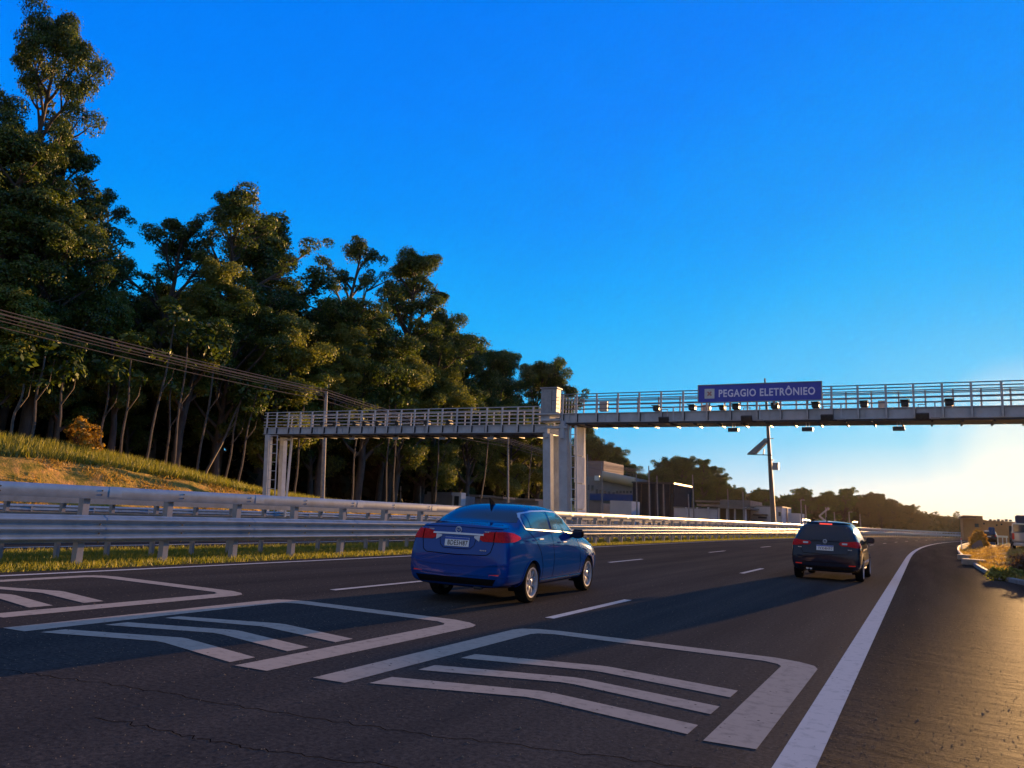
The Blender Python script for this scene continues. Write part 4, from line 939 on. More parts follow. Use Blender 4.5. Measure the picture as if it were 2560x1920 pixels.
# grey flatbed/pick-up at the right edge of the frame
def build_truck(loc, rz):
    t = empty('pickup_truck', loc, 'grey pickup truck with dark load at the right edge of the picture', 'truck', None, rz)
    MB().box((0, 1.3, .95), (1.9, 2.6, .62), bev=.05).build('cargo_bed', silver_p, t)
    MB().box((0, -.02, .98), (1.78, .05, .50), bev=.02).build('tailgate', silver_p, t)
    MB().box((0, -.16, .52), (1.8, .18, .20), bev=.04).build('rear_bumper', alloy, t)
    m = MB(); vs = []
    for y, z0, w in ((2.65, .9, .92), (2.85, 1.72, .76), (4.0, 1.74, .76), (4.8, 1.2, .90), (6.1, 1.05, .88), (6.15, .5, .88), (2.65, .5, .92)): vs += [(-w, y, z0), (w, y, z0)]
    m.add(vs, [(0, 1, 3, 2), (2, 3, 5, 4), (4, 5, 7, 6), (6, 7, 9, 8), (8, 9, 11, 10), (10, 11, 13, 12), (12, 13, 1, 0), (0, 2, 4, 6, 8, 10, 12), (13, 11, 9, 7, 5, 3, 1)]); m.build('cab', silver_p, t)
    m = MB(); m.add([(-.74, 2.66, 1.15), (.74, 2.66, 1.15), (.66, 2.80, 1.62), (-.66, 2.80, 1.62)], [(0, 1, 2, 3)]); m.add([(-.74, 2.70, 1.15), (.74, 2.70, 1.15), (.66, 2.84, 1.62), (-.66, 2.84, 1.62)], [(3, 2, 1, 0)]); m.build('rear_window', tint, t)
    MB().box((0, .02, 1.50), (1.7, .06, .44)).box((0, 1.2, 1.50), (1.6, 2.2, .42), bev=.03).build('canopy', tint, t)
    MB().box((0, 1.2, 1.76), (1.72, 2.4, .08), bev=.02).build('canopy_roof', white_box, t)
    for sg in (-1, 1):
        MB().box((sg*.88, -.05, 1.0), (.12, .05, .38), bev=.02).build('tail_lamp', red_l, t)
        for s in (1.2, 4.9): wheel(t, sg*.84, s, .38, None, 6, sg)
    MB().box((-.9, 0, 1.45), (.07, .07, .5), bev=.02).build('canopy_post', white_box, t)
    m = MB(); m.box((-.35, 1.0, 2.05), (.7, 1.4, .50), bev=.06); m.box((.35, 1.0, 2.2), (.75, 1.2, .8), bev=.1); m.box((.1, 1.0, 2.65), (.3, .5, .35), bev=.08); m.build('load', mat('tarpaulin', (.02, .045, .10), .7, noise=(3, .4, .6, (.06, .05, .07))), t)
    return t
p = ground(2530, 1382, .3); TR = build_truck((p.x+1.0, p.y, verge_z(p.x+1, p.y)-.05), -.06)
# ------------------------------------------------------------------ trees
def leaf_cloud(rnd, centers, radii, flat, per, size, up=.35):
    """leaf-sized quads over the upper shells of many small domes"""
    out = []
    for c, r in zip(centers, radii):
        n = int(per*(r**1.6))
        if n < 4: n = 4
        d = rnd.normal(0, 1, (n, 3)); d /= np.linalg.norm(d, axis=1)[:, None]; d[:, 2] = np.abs(d[:, 2])*(rnd.uniform(0, 1, n) < .80)*2*1.0 - np.abs(d[:, 2]); d /= np.maximum(.2, np.linalg.norm(d, axis=1))[:, None]
        sh = rnd.uniform(.40, 1.0, n)**.6*1.12*np.where(rnd.uniform(0, 1, n) < .14, rnd.uniform(1.0, 1.45, n), 1); P = c + d*np.array([r, r, r*flat])*sh[:, None]
        N_ = d + rnd.normal(0, .6, (n, 3)); N_[:, 2] += up; N_ /= np.linalg.norm(N_, axis=1)[:, None]
        a = np.cross(N_, rnd.normal(0, 1, (n, 3))); a /= np.maximum(1e-6, np.linalg.norm(a, axis=1))[:, None]; b = np.cross(N_, a)
        s = size*rnd.uniform(.5, 1.35, n)[:, None]; l = s*1.5
        out.append(np.stack([P-a*s*.5, P-b*l*.15+b*l*.0-a*0+b*(-.35)*l, P+a*s*.5, P+b*l*.65], 1))
    V = np.concatenate(out).reshape(-1, 3); return V, np.arange(len(V)).reshape(-1, 4)
def make_tree(seed, H, cr, base=.38, flat=.55, nl=7, per=400, size=.125, dens=1.0, puff=(.7, 1.5), top=1.0, lean=0, tr=.022):
    """eucalyptus: bare trunk, rising limbs, domed clumps of leaves at the limb ends"""
    rnd = np.random.RandomState(seed); mb = MB(); cen = []; rad = []
    def limb(p, d, L_, r, depth):
        pts = [Vector(p)]; d = Vector(d).normalized(); n = 5
        for i in range(n):
            d = (d + Vector(rnd.normal(0, .13, 3)) + Vector((0, 0, .07))).normalized(); pts.append(pts[-1] + d*L_/n)
        mb.tube(pts, [r*(1-.62*i/n) for i in range(n+1)], 5, False); return pts, d
    t0 = Vector((0, 0, -.5)); pts = [t0]; d = Vector((lean, 0, 1)).normalized(); n = 9
    for i in range(n):
        d = (d + Vector((rnd.normal(0, .05), rnd.normal(0, .05), .03))).normalized(); pts.append(pts[-1]+d*(H*.93+.5)/n)
    rt = H*tr; mb.tube(pts, [rt*(1-.85*i/n) for i in range(n+1)], 7, False)
    def on_trunk(f): x = f*n; i = min(n-1, int(x)); return pts[i].lerp(pts[i+1], x-i)
    for k in range(nl):
        f = base + (1-base)*(k+rnd.uniform(0, .8))/nl; f = min(.97, f); p = on_trunk(f); az = k*2.4+rnd.uniform(-.5, .5)
        prof = math.sin(math.pi*min(1, max(.12, (f-base)/(1-base)*.72+.22)))*top; Lh = cr*prof*rnd.uniform(.65, 1.1)
        pp, dd = limb(p, (math.cos(az), math.sin(az), rnd.uniform(.5, 1.1)), Lh*1.15, rt*(1-.8*f)*.62+.03, 0)
        for j in range(4):
            q = pp[2+rnd.randint(0, 4)]; a2 = az+rnd.uniform(-1.4, 1.4); l2 = Lh*rnd.uniform(.3, .6)
            p2, d2 = limb(q, (math.cos(a2), math.sin(a2), rnd.uniform(.1, 1.0)), l2, rt*.16+.015, 1)
            for e in (p2[-1], p2[3]):
                if rnd.uniform() < .9*dens: cen.append(np.array(e)+rnd.normal(0, .25, 3)); rad.append(rnd.uniform(*puff)*(1 if e == p2[-1] else .75))
        cen.append(np.array(pp[-1])); rad.append(rnd.uniform(*puff)*1.1)
    for j in range(int(6*dens)): cen.append(np.array(pts[-1])+rnd.normal(0, 1, 3)*np.array([cr*.28, cr*.28, .5])); rad.append(rnd.uniform(*puff))
    V, Q = leaf_cloud(rnd, cen, rad, flat, per, size)
    crown = npmesh('crown', V, Q); tm = bpy.data.meshes.new('trunk'); tm.from_pydata(mb.v, [], mb.f); tm.polygons.foreach_set('use_smooth', [True]*len(tm.polygons)); tm.update()
    zt = V[:, 2].max(); return tm, crown, float(zt)
PROTO = {}
def proto(key, **kw):
    tm, cr, zt = make_tree(**kw); tm.materials.append(bark); cr.materials.append(leaf); PROTO[key] = (tm, cr, zt)
proto('big', seed=11, H=30, cr=6.2, base=.24, nl=24, per=623, size=.125, puff=(.6, 1.35), flat=.75, dens=.9)
proto('tall', seed=12, H=26, cr=4.6, base=.28, nl=24, per=623, size=.125, puff=(.5, 1.15), flat=.75, dens=.7)
proto('thin', seed=13, H=26, cr=4.6, base=.45, nl=13, per=478, size=.125, dens=.5, puff=(.4, .9), flat=.7)
proto('round', seed=14, H=20, cr=5.6, base=.22, nl=22, per=623, size=.125, puff=(.55, 1.25), flat=.75)
proto('slim', seed=15, H=22, cr=3.6, base=.28, nl=20, per=623, size=.125, puff=(.5, 1.1), flat=.75, dens=.9)
proto('dense', seed=16, H=16, cr=4.8, base=.16, nl=22, per=623, size=.125, puff=(.6, 1.3), flat=.75)
proto('small', seed=17, H=11, cr=3.8, base=.18, nl=15, per=565, size=.125, puff=(.5, 1.1), flat=.75)
proto('airy', seed=18, H=26, cr=5.2, base=.30, nl=18, per=551, size=.125, puff=(.45, 1.1), flat=.7, dens=.6)
rt_ = random.Random(21)
def tree(key, x, y, H, label, group, rz=None, leafm=None, wide=1.0, z=None, name='tree', cat='tree'):
    tm, cr, zt = PROTO[key]; z = zground(x, y) if z is None else z; s = H/zt
    e = empty(name, (x, y, z), label, cat, group, rt_.uniform(0, 6.28) if rz is None else rz); e.scale = (s*wide, s*wide, s)
    t = bpy.data.objects.new('trunk', tm); C.objects.link(t); t.parent = e
    c = bpy.data.objects.new('crown', cr); C.objects.link(c); c.parent = e
    if leafm is not None: c.material_slots[0].link = 'OBJECT'; c.material_slots[0].material = leafm
    return e
def tree_px(key, px, py, D, label, group='tall trees of the wood above the bank', **kw):
    
    Xr = -D                                   # D: distance of the row to the left of the road axis
    p = atX(px, py, Xr)
    for _ in range(8): p = atX(px, py, Xr + cx(p.y))
    z = zground(p.x, p.y) if kw.get('z') is None else kw['z']; return tree(key, p.x, p.y, p.z-z, label, group, **kw)
# skyline trees: (kind, picture column of the top, row of the top, distance, label)
for a in [
 ('big', 85, 38, 54, 'tallest eucalyptus at the left edge of the picture', 1.6, .60),
 ('thin', 262, 455, 57, 'thin sparse eucalyptus right of the tallest tree', 2.0, .8),
 ('tall', 178, 325, 51, 'full eucalyptus just right of the tallest tree, below its crown', 3.7, .9),
 ('tall', 10, 300, 50, 'eucalyptus at the very left edge, in front of the tallest tree', 3.0, 1.1),
 ('round', 150, 470, 48, 'leafy round eucalyptus under the tallest tree, by the left edge', .4, .9),
 ('airy', 452, 515, 55, 'eucalyptus with flat layered crown, left of the middle skyline', 1.2, 1.0),
 ('airy', 612, 492, 53, 'high eucalyptus on the middle of the skyline with double crown', 4.2, .95),
 ('slim', 715, 515, 54, 'eucalyptus just right of the highest middle crown', 5.1, 1.1),
 ('thin', 862, 578, 56, 'spindly eucalyptus with open fan-shaped top', .9, .85),
 ('tall', 1010, 603, 52, 'tall full eucalyptus at the right shoulder of the wood', 2.7, 1.0),
 ('slim', 1075, 760, 52, 'slim eucalyptus leaning out right of the full one', 3.3, 1.0),
 ('round', 1150, 806, 55, 'medium eucalyptus on the falling skyline toward the gantry', .2, .9),
 ('round', 1250, 862, 54, 'wide low-crowned eucalyptus just left of the equipment cabinet', 1.9, .8),
 ('round', 1335, 885, 52, 'flat-topped eucalyptus behind the equipment cabinet', 4.4, .8),
 ('slim', 1372, 925, 50, 'last tree of the wood, just behind the gantry cabinet', 2.2, .9)]:
    tree_px(a[0], a[1], a[2], a[3], a[4], rz=a[5], wide=a[6], name='eucalyptus_tree')
# second storey of the wood, filling below the skyline
rr = random.Random(4); k = 0
WORDS = ['leftmost', 'second', 'third', 'fourth', 'fifth', 'sixth', 'seventh', 'eighth', 'ninth', 'tenth', 'eleventh', 'twelfth', 'thirteenth', 'fourteenth', 'fifteenth', 'sixteenth', 'seventeenth', 'eighteenth', 'nineteenth', 'twentieth']
SKX = [0, 120, 260, 400, 560, 700, 860, 1000, 1090, 1180, 1300, 1380]; SKY_ = [380, 450, 690, 700, 640, 660, 750, 760, 880, 910, 980, 1020]
for D, dy, kinds, lab in ((64, 60, ('round', 'tall', 'big', 'round'), 'tree in the back row of the wood, %s from the left'), (53, 190, ('dense', 'round', 'slim', 'round'), 'dense tree in the middle row of the wood, %s from the left')):
    i = 0; px = 20 if dy == 60 else 70
    while px < 1400:
        py = interp(px, SKX, SKY_) + dy + rr.uniform(-30, 40); key = kinds[(i*7+3) % 4]
        tree_px(key, px, py, D+rr.uniform(-3, 3), lab % WORDS[min(i, 19)], 'trees filling the wood', name='eucalyptus_tree', wide=rr.uniform(.95, 1.25)); px += rr.uniform(80, 120); i += 1
# front row: domes, mostly of paler warm leaf, over bare leaning trunks along the bank
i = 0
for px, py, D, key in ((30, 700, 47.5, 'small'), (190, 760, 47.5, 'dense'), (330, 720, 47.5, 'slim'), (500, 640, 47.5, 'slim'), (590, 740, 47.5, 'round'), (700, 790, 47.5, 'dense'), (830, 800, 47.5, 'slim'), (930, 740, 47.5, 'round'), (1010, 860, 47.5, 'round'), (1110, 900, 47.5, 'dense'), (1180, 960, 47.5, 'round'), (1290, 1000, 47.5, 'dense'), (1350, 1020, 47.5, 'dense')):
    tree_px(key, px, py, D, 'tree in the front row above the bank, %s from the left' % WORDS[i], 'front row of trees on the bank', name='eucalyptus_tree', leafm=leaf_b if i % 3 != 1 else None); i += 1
# bare slender stems between bank and crowns
bark_l = mat('pale_bark', (.15, .11, .08), .85, noise=(3, .35, .65, (.06, .045, .03)))
rs = random.Random(31); ST = [(430, 1190, 470, 850), (362, 1170, 440, 800), (490, 1195, 545, 860), (505, 1197, 620, 970), (140, 1120, 165, 900), (75, 1110, 110, 890), (20, 1100, 60, 960), (245, 1150, 275, 940), (300, 1155, 330, 900), (415, 1180, 430, 950), (560, 1215, 600, 1000), (590, 1225, 640, 980), (880, 1240, 895, 1030), (965, 1245, 975, 1000), (985, 1245, 990, 1010), (1090, 1240, 1100, 1040), (1200, 1240, 1230, 1040), (735, 1240, 760, 1000), (700, 1240, 690, 1000), (1320, 1240, 1330, 1090)]
for i, (x0, y0, x1, y1) in enumerate(ST):
    Xs = -44.0-rs.uniform(0, 1.5); a = atX(x0, y0, Xs); a = atX(x0, y0, Xs+cx(a.y)); b = atX(x1, y1, a.x);  a.z = zground(a.x, a.y)-.1; mb = MB(); pts = []; n = 8
    for k in range(n+1): pts.append(a.lerp(b, k/n)+Vector((.045*math.sin(k*1.3+i), .05*math.cos(k+i), 0))*(k > 0))
    mb.tube(pts, [.10-.006*k for k in range(n+1)], 6, False); st = empty('slender_tree', tuple(a), 'bare slender pale stem at the edge of the wood, %s from the left' % WORDS[sorted(q[0] for q in ST).index(x0)], 'tree', 'slender stems along the bank')
    for v in range(len(mb.v)): mb.v[v] = tuple(Vector(mb.v[v])-a)
    mb.build('trunk', bark_l, st, smooth=True)
    mb = MB(); q = pts[-1]-a; base = pts[4]-a; mb.tube([base, base+Vector((.5, .3, 1.0)), base+Vector((.9, .2, 2.4))], [.05, .035, .02], 5, False); mb.build('branch', bark_l, st)
    r_ = np.random.RandomState(i); V, Q = leaf_cloud(r_, [np.array(q)+r_.normal(0, .6, 3) for _ in range(5)], r_.uniform(.5, 1.0, 5), .6, 70, .22); link('crown', npmesh('crown', V, Q), leaf, st)
# undergrowth mass behind the stems; the wood's shade is put into its dark colour
def mass(name, pts, m, label, per, size, seed, puff=(1.0, 2.2), flat=.8):
    r = np.random.RandomState(seed); V, Q = leaf_cloud(r, [np.array(p) for p in pts], [r.uniform(*puff) for _ in pts], flat, per, size); return link(name, npmesh(name, V, Q), m, kind='stuff', label=label)
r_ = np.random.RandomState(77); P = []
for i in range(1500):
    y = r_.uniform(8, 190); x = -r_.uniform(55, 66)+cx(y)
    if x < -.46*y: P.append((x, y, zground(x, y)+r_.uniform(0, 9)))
mass('undergrowth', P, mat('wood_shade_leaf', (.012, .016, .008), .9, spec=.1), 'undergrowth in the depth of the wood, shade put into its dark colour', 30, .9, 5)
# orange-leafed shrub on the bank
def shrub(px0, px1, py_top, py_base, D, m, label, n=26, puff=(.35, .7), size=.14, per=160, seed=1, z=None, name='shrub', group=None):
    r = np.random.RandomState(seed); a = atD((px0+px1)/2, py_base, D); zb = zground(a.x, a.y) if z is None else z; w = (atD(px1, py_base, D)-atD(px0, py_base, D)).length/2; h = atD((px0+px1)/2, py_top, D).z-zb
    e = empty(name, (a.x, a.y, zb), label, 'shrub', group); P = []; mb = MB()
    for i in range(n):
        t = r.uniform(-1, 1); zz = h*(1-.8*abs(t)**1.5)*r.uniform(.15, .95); p = np.array([t*w, r.uniform(-.4, .4)*w, zz]); P.append(p); mb.tube([(0, 0, 0), tuple(p*.5+[0, 0, .1]), tuple(p)], [.04, .025, .01], 4, False)
    mb.build('stems', bark, e); V, Q = leaf_cloud(r, P, r.uniform(*puff, n), .8, per, size); link('foliage', npmesh('foliage', V, Q), m, e); return e
shrub(140, 262, 1040, 1146, 51.5, leaf_y, 'orange-leafed shrub standing on the grassy crest of the bank', 60, (.16, .38), .13, 260)

# unseen wood added beyond the right verge, outside the frame: it darkens what the car flanks mirror
for i in range(15):
    y = 14+i*8; x = 27+rr.uniform(0, 9)+.02*i; tree(('round', 'dense', 'tall', 'slim')[i % 4], x, y, rr.uniform(11, 17), 'unseen tree added right of the verge for dark reflections, %s from the near end' % WORDS[i], 'unseen trees added right of the verge', z=0)

r_ = np.random.RandomState(78); P = [(x, y, r_.uniform(0, 8.5)) for x, y in zip(r_.uniform(27, 33, 700), r_.uniform(8, 165, 700))]
mass('unseen_wood', P, mat('dark_leaf_right', (.02, .025, .01), .9, spec=.1), 'unseen dark foliage added beyond the right verge for dark reflections', 40, .9, 15)
# ------------------------------------------------------------------ distance: trees, buildings, poles
far_g = 'distant trees beyond the toll gantry'
FT = [('round', 1672, 1142, 208), ('dense', 1722, 1138, 212), ('round', 1768, 1156, 214), ('dense', 1815, 1196, 218), ('round', 1488, 1080, 208), ('dense', 1540, 1128, 212), ('tall', 1462, 1062, 215), ('round', 1515, 1105, 215), ('round', 1560, 1150, 220), ('round', 1640, 1165, 190), ('round', 1700, 1135, 200), ('tall', 1745, 1145, 205), ('round', 1790, 1180, 210), ('dense', 1840, 1215, 215), ('dense', 1595, 1180, 215), ('dense', 1890, 1225, 225), ('round', 1918, 1218, 235), ('dense', 1960, 1235, 235), ('round', 2010, 1215, 240), ('dense', 2060, 1225, 245), ('round', 2110, 1215, 250), ('dense', 2165, 1230, 245), ('round', 2200, 1228, 245), ('dense', 2235, 1245, 250), ('round', 2275, 1258, 255), ('dense', 2310, 1282, 250), ('thin', 2345, 1278, 260), ('thin', 2392, 1278, 265), ('dense', 2360, 1290, 255), ('dense', 2400, 1298, 255), ('small', 2425, 1306, 250), ('thin', 2552, 1290, 250), ('small', 2500, 1305, 290), ('small', 2530, 1306, 290)]
PL = ['on the hill clump, far left part', 'on the hill clump, at its highest part', 'on the hill clump, right of its highest part', 'on the hill clump, low right part', 'right beside the gantry column, tall one', 'above the warehouse roof, rounded one', 'just right of the gantry column', 'second right of the gantry column, behind the warehouse', 'low behind the warehouse roof', 'above the dark block', 'highest behind the dark block', 'right of the highest behind the dark block', 'over the industrial roofs', 'right slope of the hill clump', 'behind the dark block at left', 'left of the camera pole', 'directly behind the camera pole', 'right of the camera pole', 'second right of the camera pole', 'third right of the camera pole', 'above the dark estate car', 'above the estate car roof, right side', 'right of the estate car', 'left part of the right-hand clump', 'middle of the right-hand clump', 'right part of the right-hand clump', 'sparse one above the right hedge line', 'second sparse one above the right hedge line', 'bushy one in the right hedge line', 'second bushy one in the right hedge line', 'beside the beige building', 'behind the pickup at the right edge', 'behind the beige building', 'behind the beige building, right part']
for (k, px, py, D), l in zip(FT, PL):
    p = atD(px, py, D); tree(k, p.x, p.y, max(4, p.z+.3), 'far tree, '+l, far_g, z=-.3, leafm=leaf_f if px > 2150 else None, wide=.95)
P = []; r_ = np.random.RandomState(9)
for i in range(900):
    px = r_.uniform(1440, 2440); D = r_.uniform(255, 275) if px > 1600 else r_.uniform(215, 250); p = atD(px, 1300, D)
    top = atD(px, interp(px, [1440, 1600, 1700, 1900, 2200, 2300, 2440], [1110, 1200, 1190, 1245, 1245, 1290, 1312]), D).z; P.append((p.x, p.y, r_.uniform(-.5, max(1, top-1.5))))
mass('far_wood', P, leaf_f, 'far-off band of trees along the horizon', 34, 1.1, 12, (2.0, 3.2), .8)
wall_b = mat('beige_wall', (.42, .34, .28), .85, noise=(.6, .35, .7, (.36, .29, .24))); wall_g = mat('grey_wall', (.26, .26, .27), .85, noise=(.8, .35, .7, (.20, .20, .21)))
wall_w = mat('white_wall', (.60, .60, .62), .8, noise=(.7, .35, .7, (.50, .50, .52))); roof_m = mat('roof_sheet', (.30, .26, .22), .6, noise=(.9, .35, .7, (.2, .17, .15)), scl=(1, 6, 1)); win_m = mat('window_glass', (.02, .03, .04), .15, 0, .8)
dark_w = mat('dark_cladding', (.012, .02, .035), .7, noise=(1, .4, .6, (.018, .03, .05))); blue_w = mat('blue_panel', (.03, .08, .24), .5); tan_w = mat('tan_wall', (.40, .24, .13), .9, noise=(.5, .35, .7, (.32, .19, .10)))
def pxbox(name, px0, px1, py0, py1, Y, depth, m, parent=None, label=None, cat=None, group=None, z0=None, rz=0, bev=0):
    """upright box standing at road distance Y between two picture columns"""
    a, b = atY(px0, py1, Y), atY(px1, py1, Y); t = atY((px0+px1)/2, py0, Y).z; bz = (a.z+b.z)/2 if z0 is None else z0
    mb = MB(); mb.box(((a.x+b.x)/2, Y+depth/2, (t+bz)/2), (b.x-a.x, depth, t-bz), bev=bev); kw = {}
    if label: kw = dict(label=label, category=cat)
    if group: kw['group'] = group
    return mb.build(name, m, parent, **kw)
for _m in (wall_b, wall_g, wall_w, dark_w, blue_w, tan_w, roof_m): matte(_m)
# warehouse with a tan barrel-edged roof and rows of windows
wh = empty('warehouse', (0, 0, 0), 'pale grey warehouse with small windows and a tan rolled roof edge', 'building')
pxbox('wall', 1436, 1580, 1192, 1318, 170, 20, wall_g, wh, z0=-.1)
pxbox('upper_storey', 1436, 1508, 1152, 1205, 172, 14, mat('brown_wall', (.24, .17, .16), .9), wh)
a, b = atY(1505, 1189, 169.2), atY(1588, 1206, 169.2); MB().tube([a, b], 1.1, 14).build('roof_edge', mat('tan_roof', (.42, .33, .22), .6), wh, smooth=60)
for i in range(9): pxbox('window', 1445+i*11.0-(i > 4)*2, 1450+i*11.0-(i > 4)*2, 1208+i*1.8+(i > 3)*8, 1222+i*1.6+(i > 3)*6, 169.8, .3, win_m, wh)
for i in range(5): pxbox('window', 1540+i*8.5, 1545+i*8.5, 1227, 1233, 169.8, .3, win_m, wh)
pxbox('blue_band', 1474, 1579, 1235, 1252, 169.4, .6, blue_w, wh)
pxbox('notice', 1486, 1498, 1189, 1201, 168.9, .3, white_box, wh)
pxbox('container', 1524, 1578, 1252, 1312, 88, 3, wall_w, None, 'white container parked in front of the warehouse', 'container', z0=-.05)
pxbox('container', 1462, 1501, 1257, 1312, 88, 3, wall_g, None, 'grey container left of the white one before the warehouse', 'container', z0=-.05)
dk = empty('dark_building', (0, 0, 0), 'tall dark windowless block behind the guardrail, right of the warehouse', 'building')
pxbox('wall', 1580, 1684, 1207, 1320, 135, 12, dark_w, dk, z0=-.1); pxbox('parapet', 1579, 1685, 1205, 1209, 134.8, 12.4, steel_d, dk)
for i in range(5): pxbox('cladding_rib', 1600+i*18, 1602+i*18, 1210, 1320, 134.8, .2, steel_d, dk, z0=-.05)
w = empty('perimeter_wall', (0, 0, 0), 'long white boundary wall right of the dark block', 'wall'); pxbox('wall', 1684, 1792, 1271, 1322, 104, .4, wall_w, w, z0=-.1); pxbox('coping', 1683, 1793, 1269, 1272, 103.9, .6, concrete, w)
for x in (1712, 1740, 1768): pxbox('pier', x, x+4, 1268, 1322, 103.8, .3, wall_w, w, z0=-.1)
ib = empty('industrial_shed', (0, 0, 0), 'low industrial shed with stacked flat roofs and open bays', 'building')
pxbox('wall', 1792, 1866, 1262, 1322, 112, 10, mat('shed_wall', (.10, .08, .05), .9), ib, z0=-.1)
for x0, x1, y0, y1, Y in ((1742, 1868, 1262, 1267, 110), (1738, 1846, 1252, 1256, 112), (1800, 1876, 1250, 1264, 111), (1795, 1878, 1268, 1272, 109)): pxbox('roof', x0, x1, y0, y1, Y, 9, roof_m, ib)
for x in (1795, 1815, 1835, 1862): pxbox('pillar', x, x+3, 1268, 1322, 109.5, .5, wall_w, ib, z0=-.1)
pxbox('door', 1842, 1860, 1274, 1322, 109.8, .2, mat('bay_green', (.05, .05, .02), .9), ib, z0=-.1)
wb_ = empty('white_building', (0, 0, 0), 'plain white building left of and behind the tall camera pole', 'building'); pxbox('wall', 1864, 1955, 1266, 1326, 115, 8, wall_w, wb_, z0=-.1); pxbox('parapet', 1863, 1956, 1264, 1267, 114.9, 8.3, concrete, wb_)
pxbox('awning', 1882, 1918, 1285, 1289, 114, .9, steel_d, wb_); pxbox('awning', 1895, 1915, 1292, 1296, 114, .7, steel_d, wb_); pxbox('window', 1946, 1952, 1280, 1290, 114.9, .2, win_m, wb_)
for x in (1965, 1973): pxbox('pillar', x, x+4, 1271, 1316, 114, .5, mat('pink_pillar', (.45, .32, .26), .8) if x == 1965 else wall_w, wb_, z0=-.1)
pxbox('wall', 1968, 2000, 1283, 1322, 120, 5, wall_w, wb_, z0=-.1)
# low grey buildings behind the sedan
lw_ = empty('low_building', (0, 0, 0), 'low grey block building behind the sedan roof', 'building'); pxbox('wall', 1032, 1128, 1236, 1290, 74, 5, wall_g, lw_, z0=-.1); pxbox('upper_wall', 1067, 1128, 1230, 1240, 74.5, 4, wall_g, lw_); pxbox('door_frame', 1128, 1150, 1231, 1290, 73.6, 1, wall_w, lw_, z0=-.1); pxbox('doorway', 1133, 1144, 1240, 1290, 73.5, .2, win_m, lw_, z0=-.1)
sd = empty('low_shed', (0, 0, 0), 'row of low rusty-roofed sheds right of the grey block building', 'building'); 
pxbox('wall', 1150, 1345, 1248, 1295, 80, 3, wall_g, sd, z0=-.1)
for x0, x1, y in ((1146, 1198, 1236), (1205, 1258, 1241), (1288, 1338, 1246)): pxbox('roof', x0, x1, y, y+5, 79.5, 4, roof_m, sd)
# poles
def pole(px, py0, py1, X, label, rad=.07, lamp=False, grp='thin light poles behind the guardrails', Yd=None):
    a = atX(px, py1, X) if Yd is None else atY(px, py1, Yd); b = Vector((a.x, a.y, -.1)); t = atY(px, py0, a.y).z; e = empty('light_pole', tuple(b), label, 'pole', grp)
    mb = MB(); mb.tube([(0, 0, 0), LEAN*(t+.1)*.5, LEAN*(t+.1)], [rad*1.2, rad, rad*.7], 8); mb.build('shaft', wood_pole, e); MB().lathe([(0, .0), (0, rad*2), (.15, rad*2), (.2, rad*1.3)], (0, 0, 0), 10, 'Z').build('base', steel_w, e)
    if lamp: q = LEAN*(t+.1); MB().box(q+Vector((.25, 0, 0)), (.55, .16, .08), bev=.02).build('lamp_head', grey_box, e)
    return e
NUM = ['first', 'second', 'third', 'fourth', 'fifth', 'sixth', 'seventh', 'eighth', 'ninth', 'tenth', 'eleventh', 'twelfth', 'thirteenth', 'fourteenth', 'fifteenth', 'sixteenth', 'seventeenth', 'eighteenth']
LP = [(1000, 1215, 72), (1050, 1215, 72), (1471, 1136, 84), (1507, 1158, 86), (1594, 1187, 86), (1626, 1165, 91), (1646, 1190, 90.5), (1662, 1211, 86), (1724, 1235, 98), (1736, 1187, 100), (1823, 1223, 104), (1861, 1230, 106), (2006, 1250, 120), (2017, 1262, 125), (2067, 1268, 130), (2088, 1280, 135), (2125, 1280, 140), (2152, 1285, 145)]
for i, (x, y, Y) in enumerate(LP): pole(x, y, 1300, 0, 'thin pale light pole beyond the guardrails, %s from the left' % NUM[i], .055+.0004*Y, i in (12, 16), Yd=Y)
# crane-like folding arm
ca = empty('crane_arm', tuple(atY(2062, 1302, 128)*1.0), 'pale folded crane arm sticking up just above the dark estate car', 'crane'); o = ca.location.copy(); mb = MB(); mb.tube([atY(2064, 1303, 128)-o, atY(2048, 1290, 128)-o], .16, 6); mb.build('lower_arm', grey_box, ca); mb = MB(); mb.tube([atY(2048, 1290, 128)-o, atY(2070, 1272, 128)-o], .14, 6); mb.build('upper_arm', grey_box, ca); MB().box(atY(2070, 1272, 128)-o, (.4, .4, .4), bev=.1).build('hook_block', grey_box, ca); MB().box(Vector((0, 0, -.8)), (1.6, 2.0, 1.6), bev=.2).build('crane_base', dark_box, ca)
# tall camera pole with solar panel
YP = 96; bp = atY(1936, 1306, YP); cp = empty('camera_pole', (bp.x, bp.y, -.1), 'tall dark pole with slanted solar panel and grey box, behind the blue sign', 'pole')
zt = atY(1912, 946, YP); mb = MB(); tp = zt-Vector((bp.x, bp.y, -.1)); mb.tube([(0, 0, 0), tp*.35, tp*.7, tp], [.30, .26, .18, .10], 10); mb.build('shaft', mat('pole_steel', (.14, .12, .10), .6), cp, smooth=True)
def onp(px, py): return atY(px, py, YP-.5)-cp.location
A, B_, C_, D_ = onp(1868, 1134), onp(1909, 1098), onp(1923, 1098), onp(1888, 1134); mb = MB(); n_ = Vector((0, -.06, .03)); mb.add([A, B_, C_, D_]+[q+Vector((0, 1.2, 0)) for q in (B_, C_)], []) if False else None
dp = Vector((0, .9, -.0)); mb = MB(); mb.add([A, D_, C_, B_, A+dp, D_+dp, C_+dp, B_+dp], [(0, 1, 2, 3), (7, 6, 5, 4), (0, 4, 5, 1), (1, 5, 6, 2), (2, 6, 7, 3), (3, 7, 4, 0)]); mb.build('solar_panel', mat('solar_cells', (.10, .13, .17), .25, 0, .8), cp)
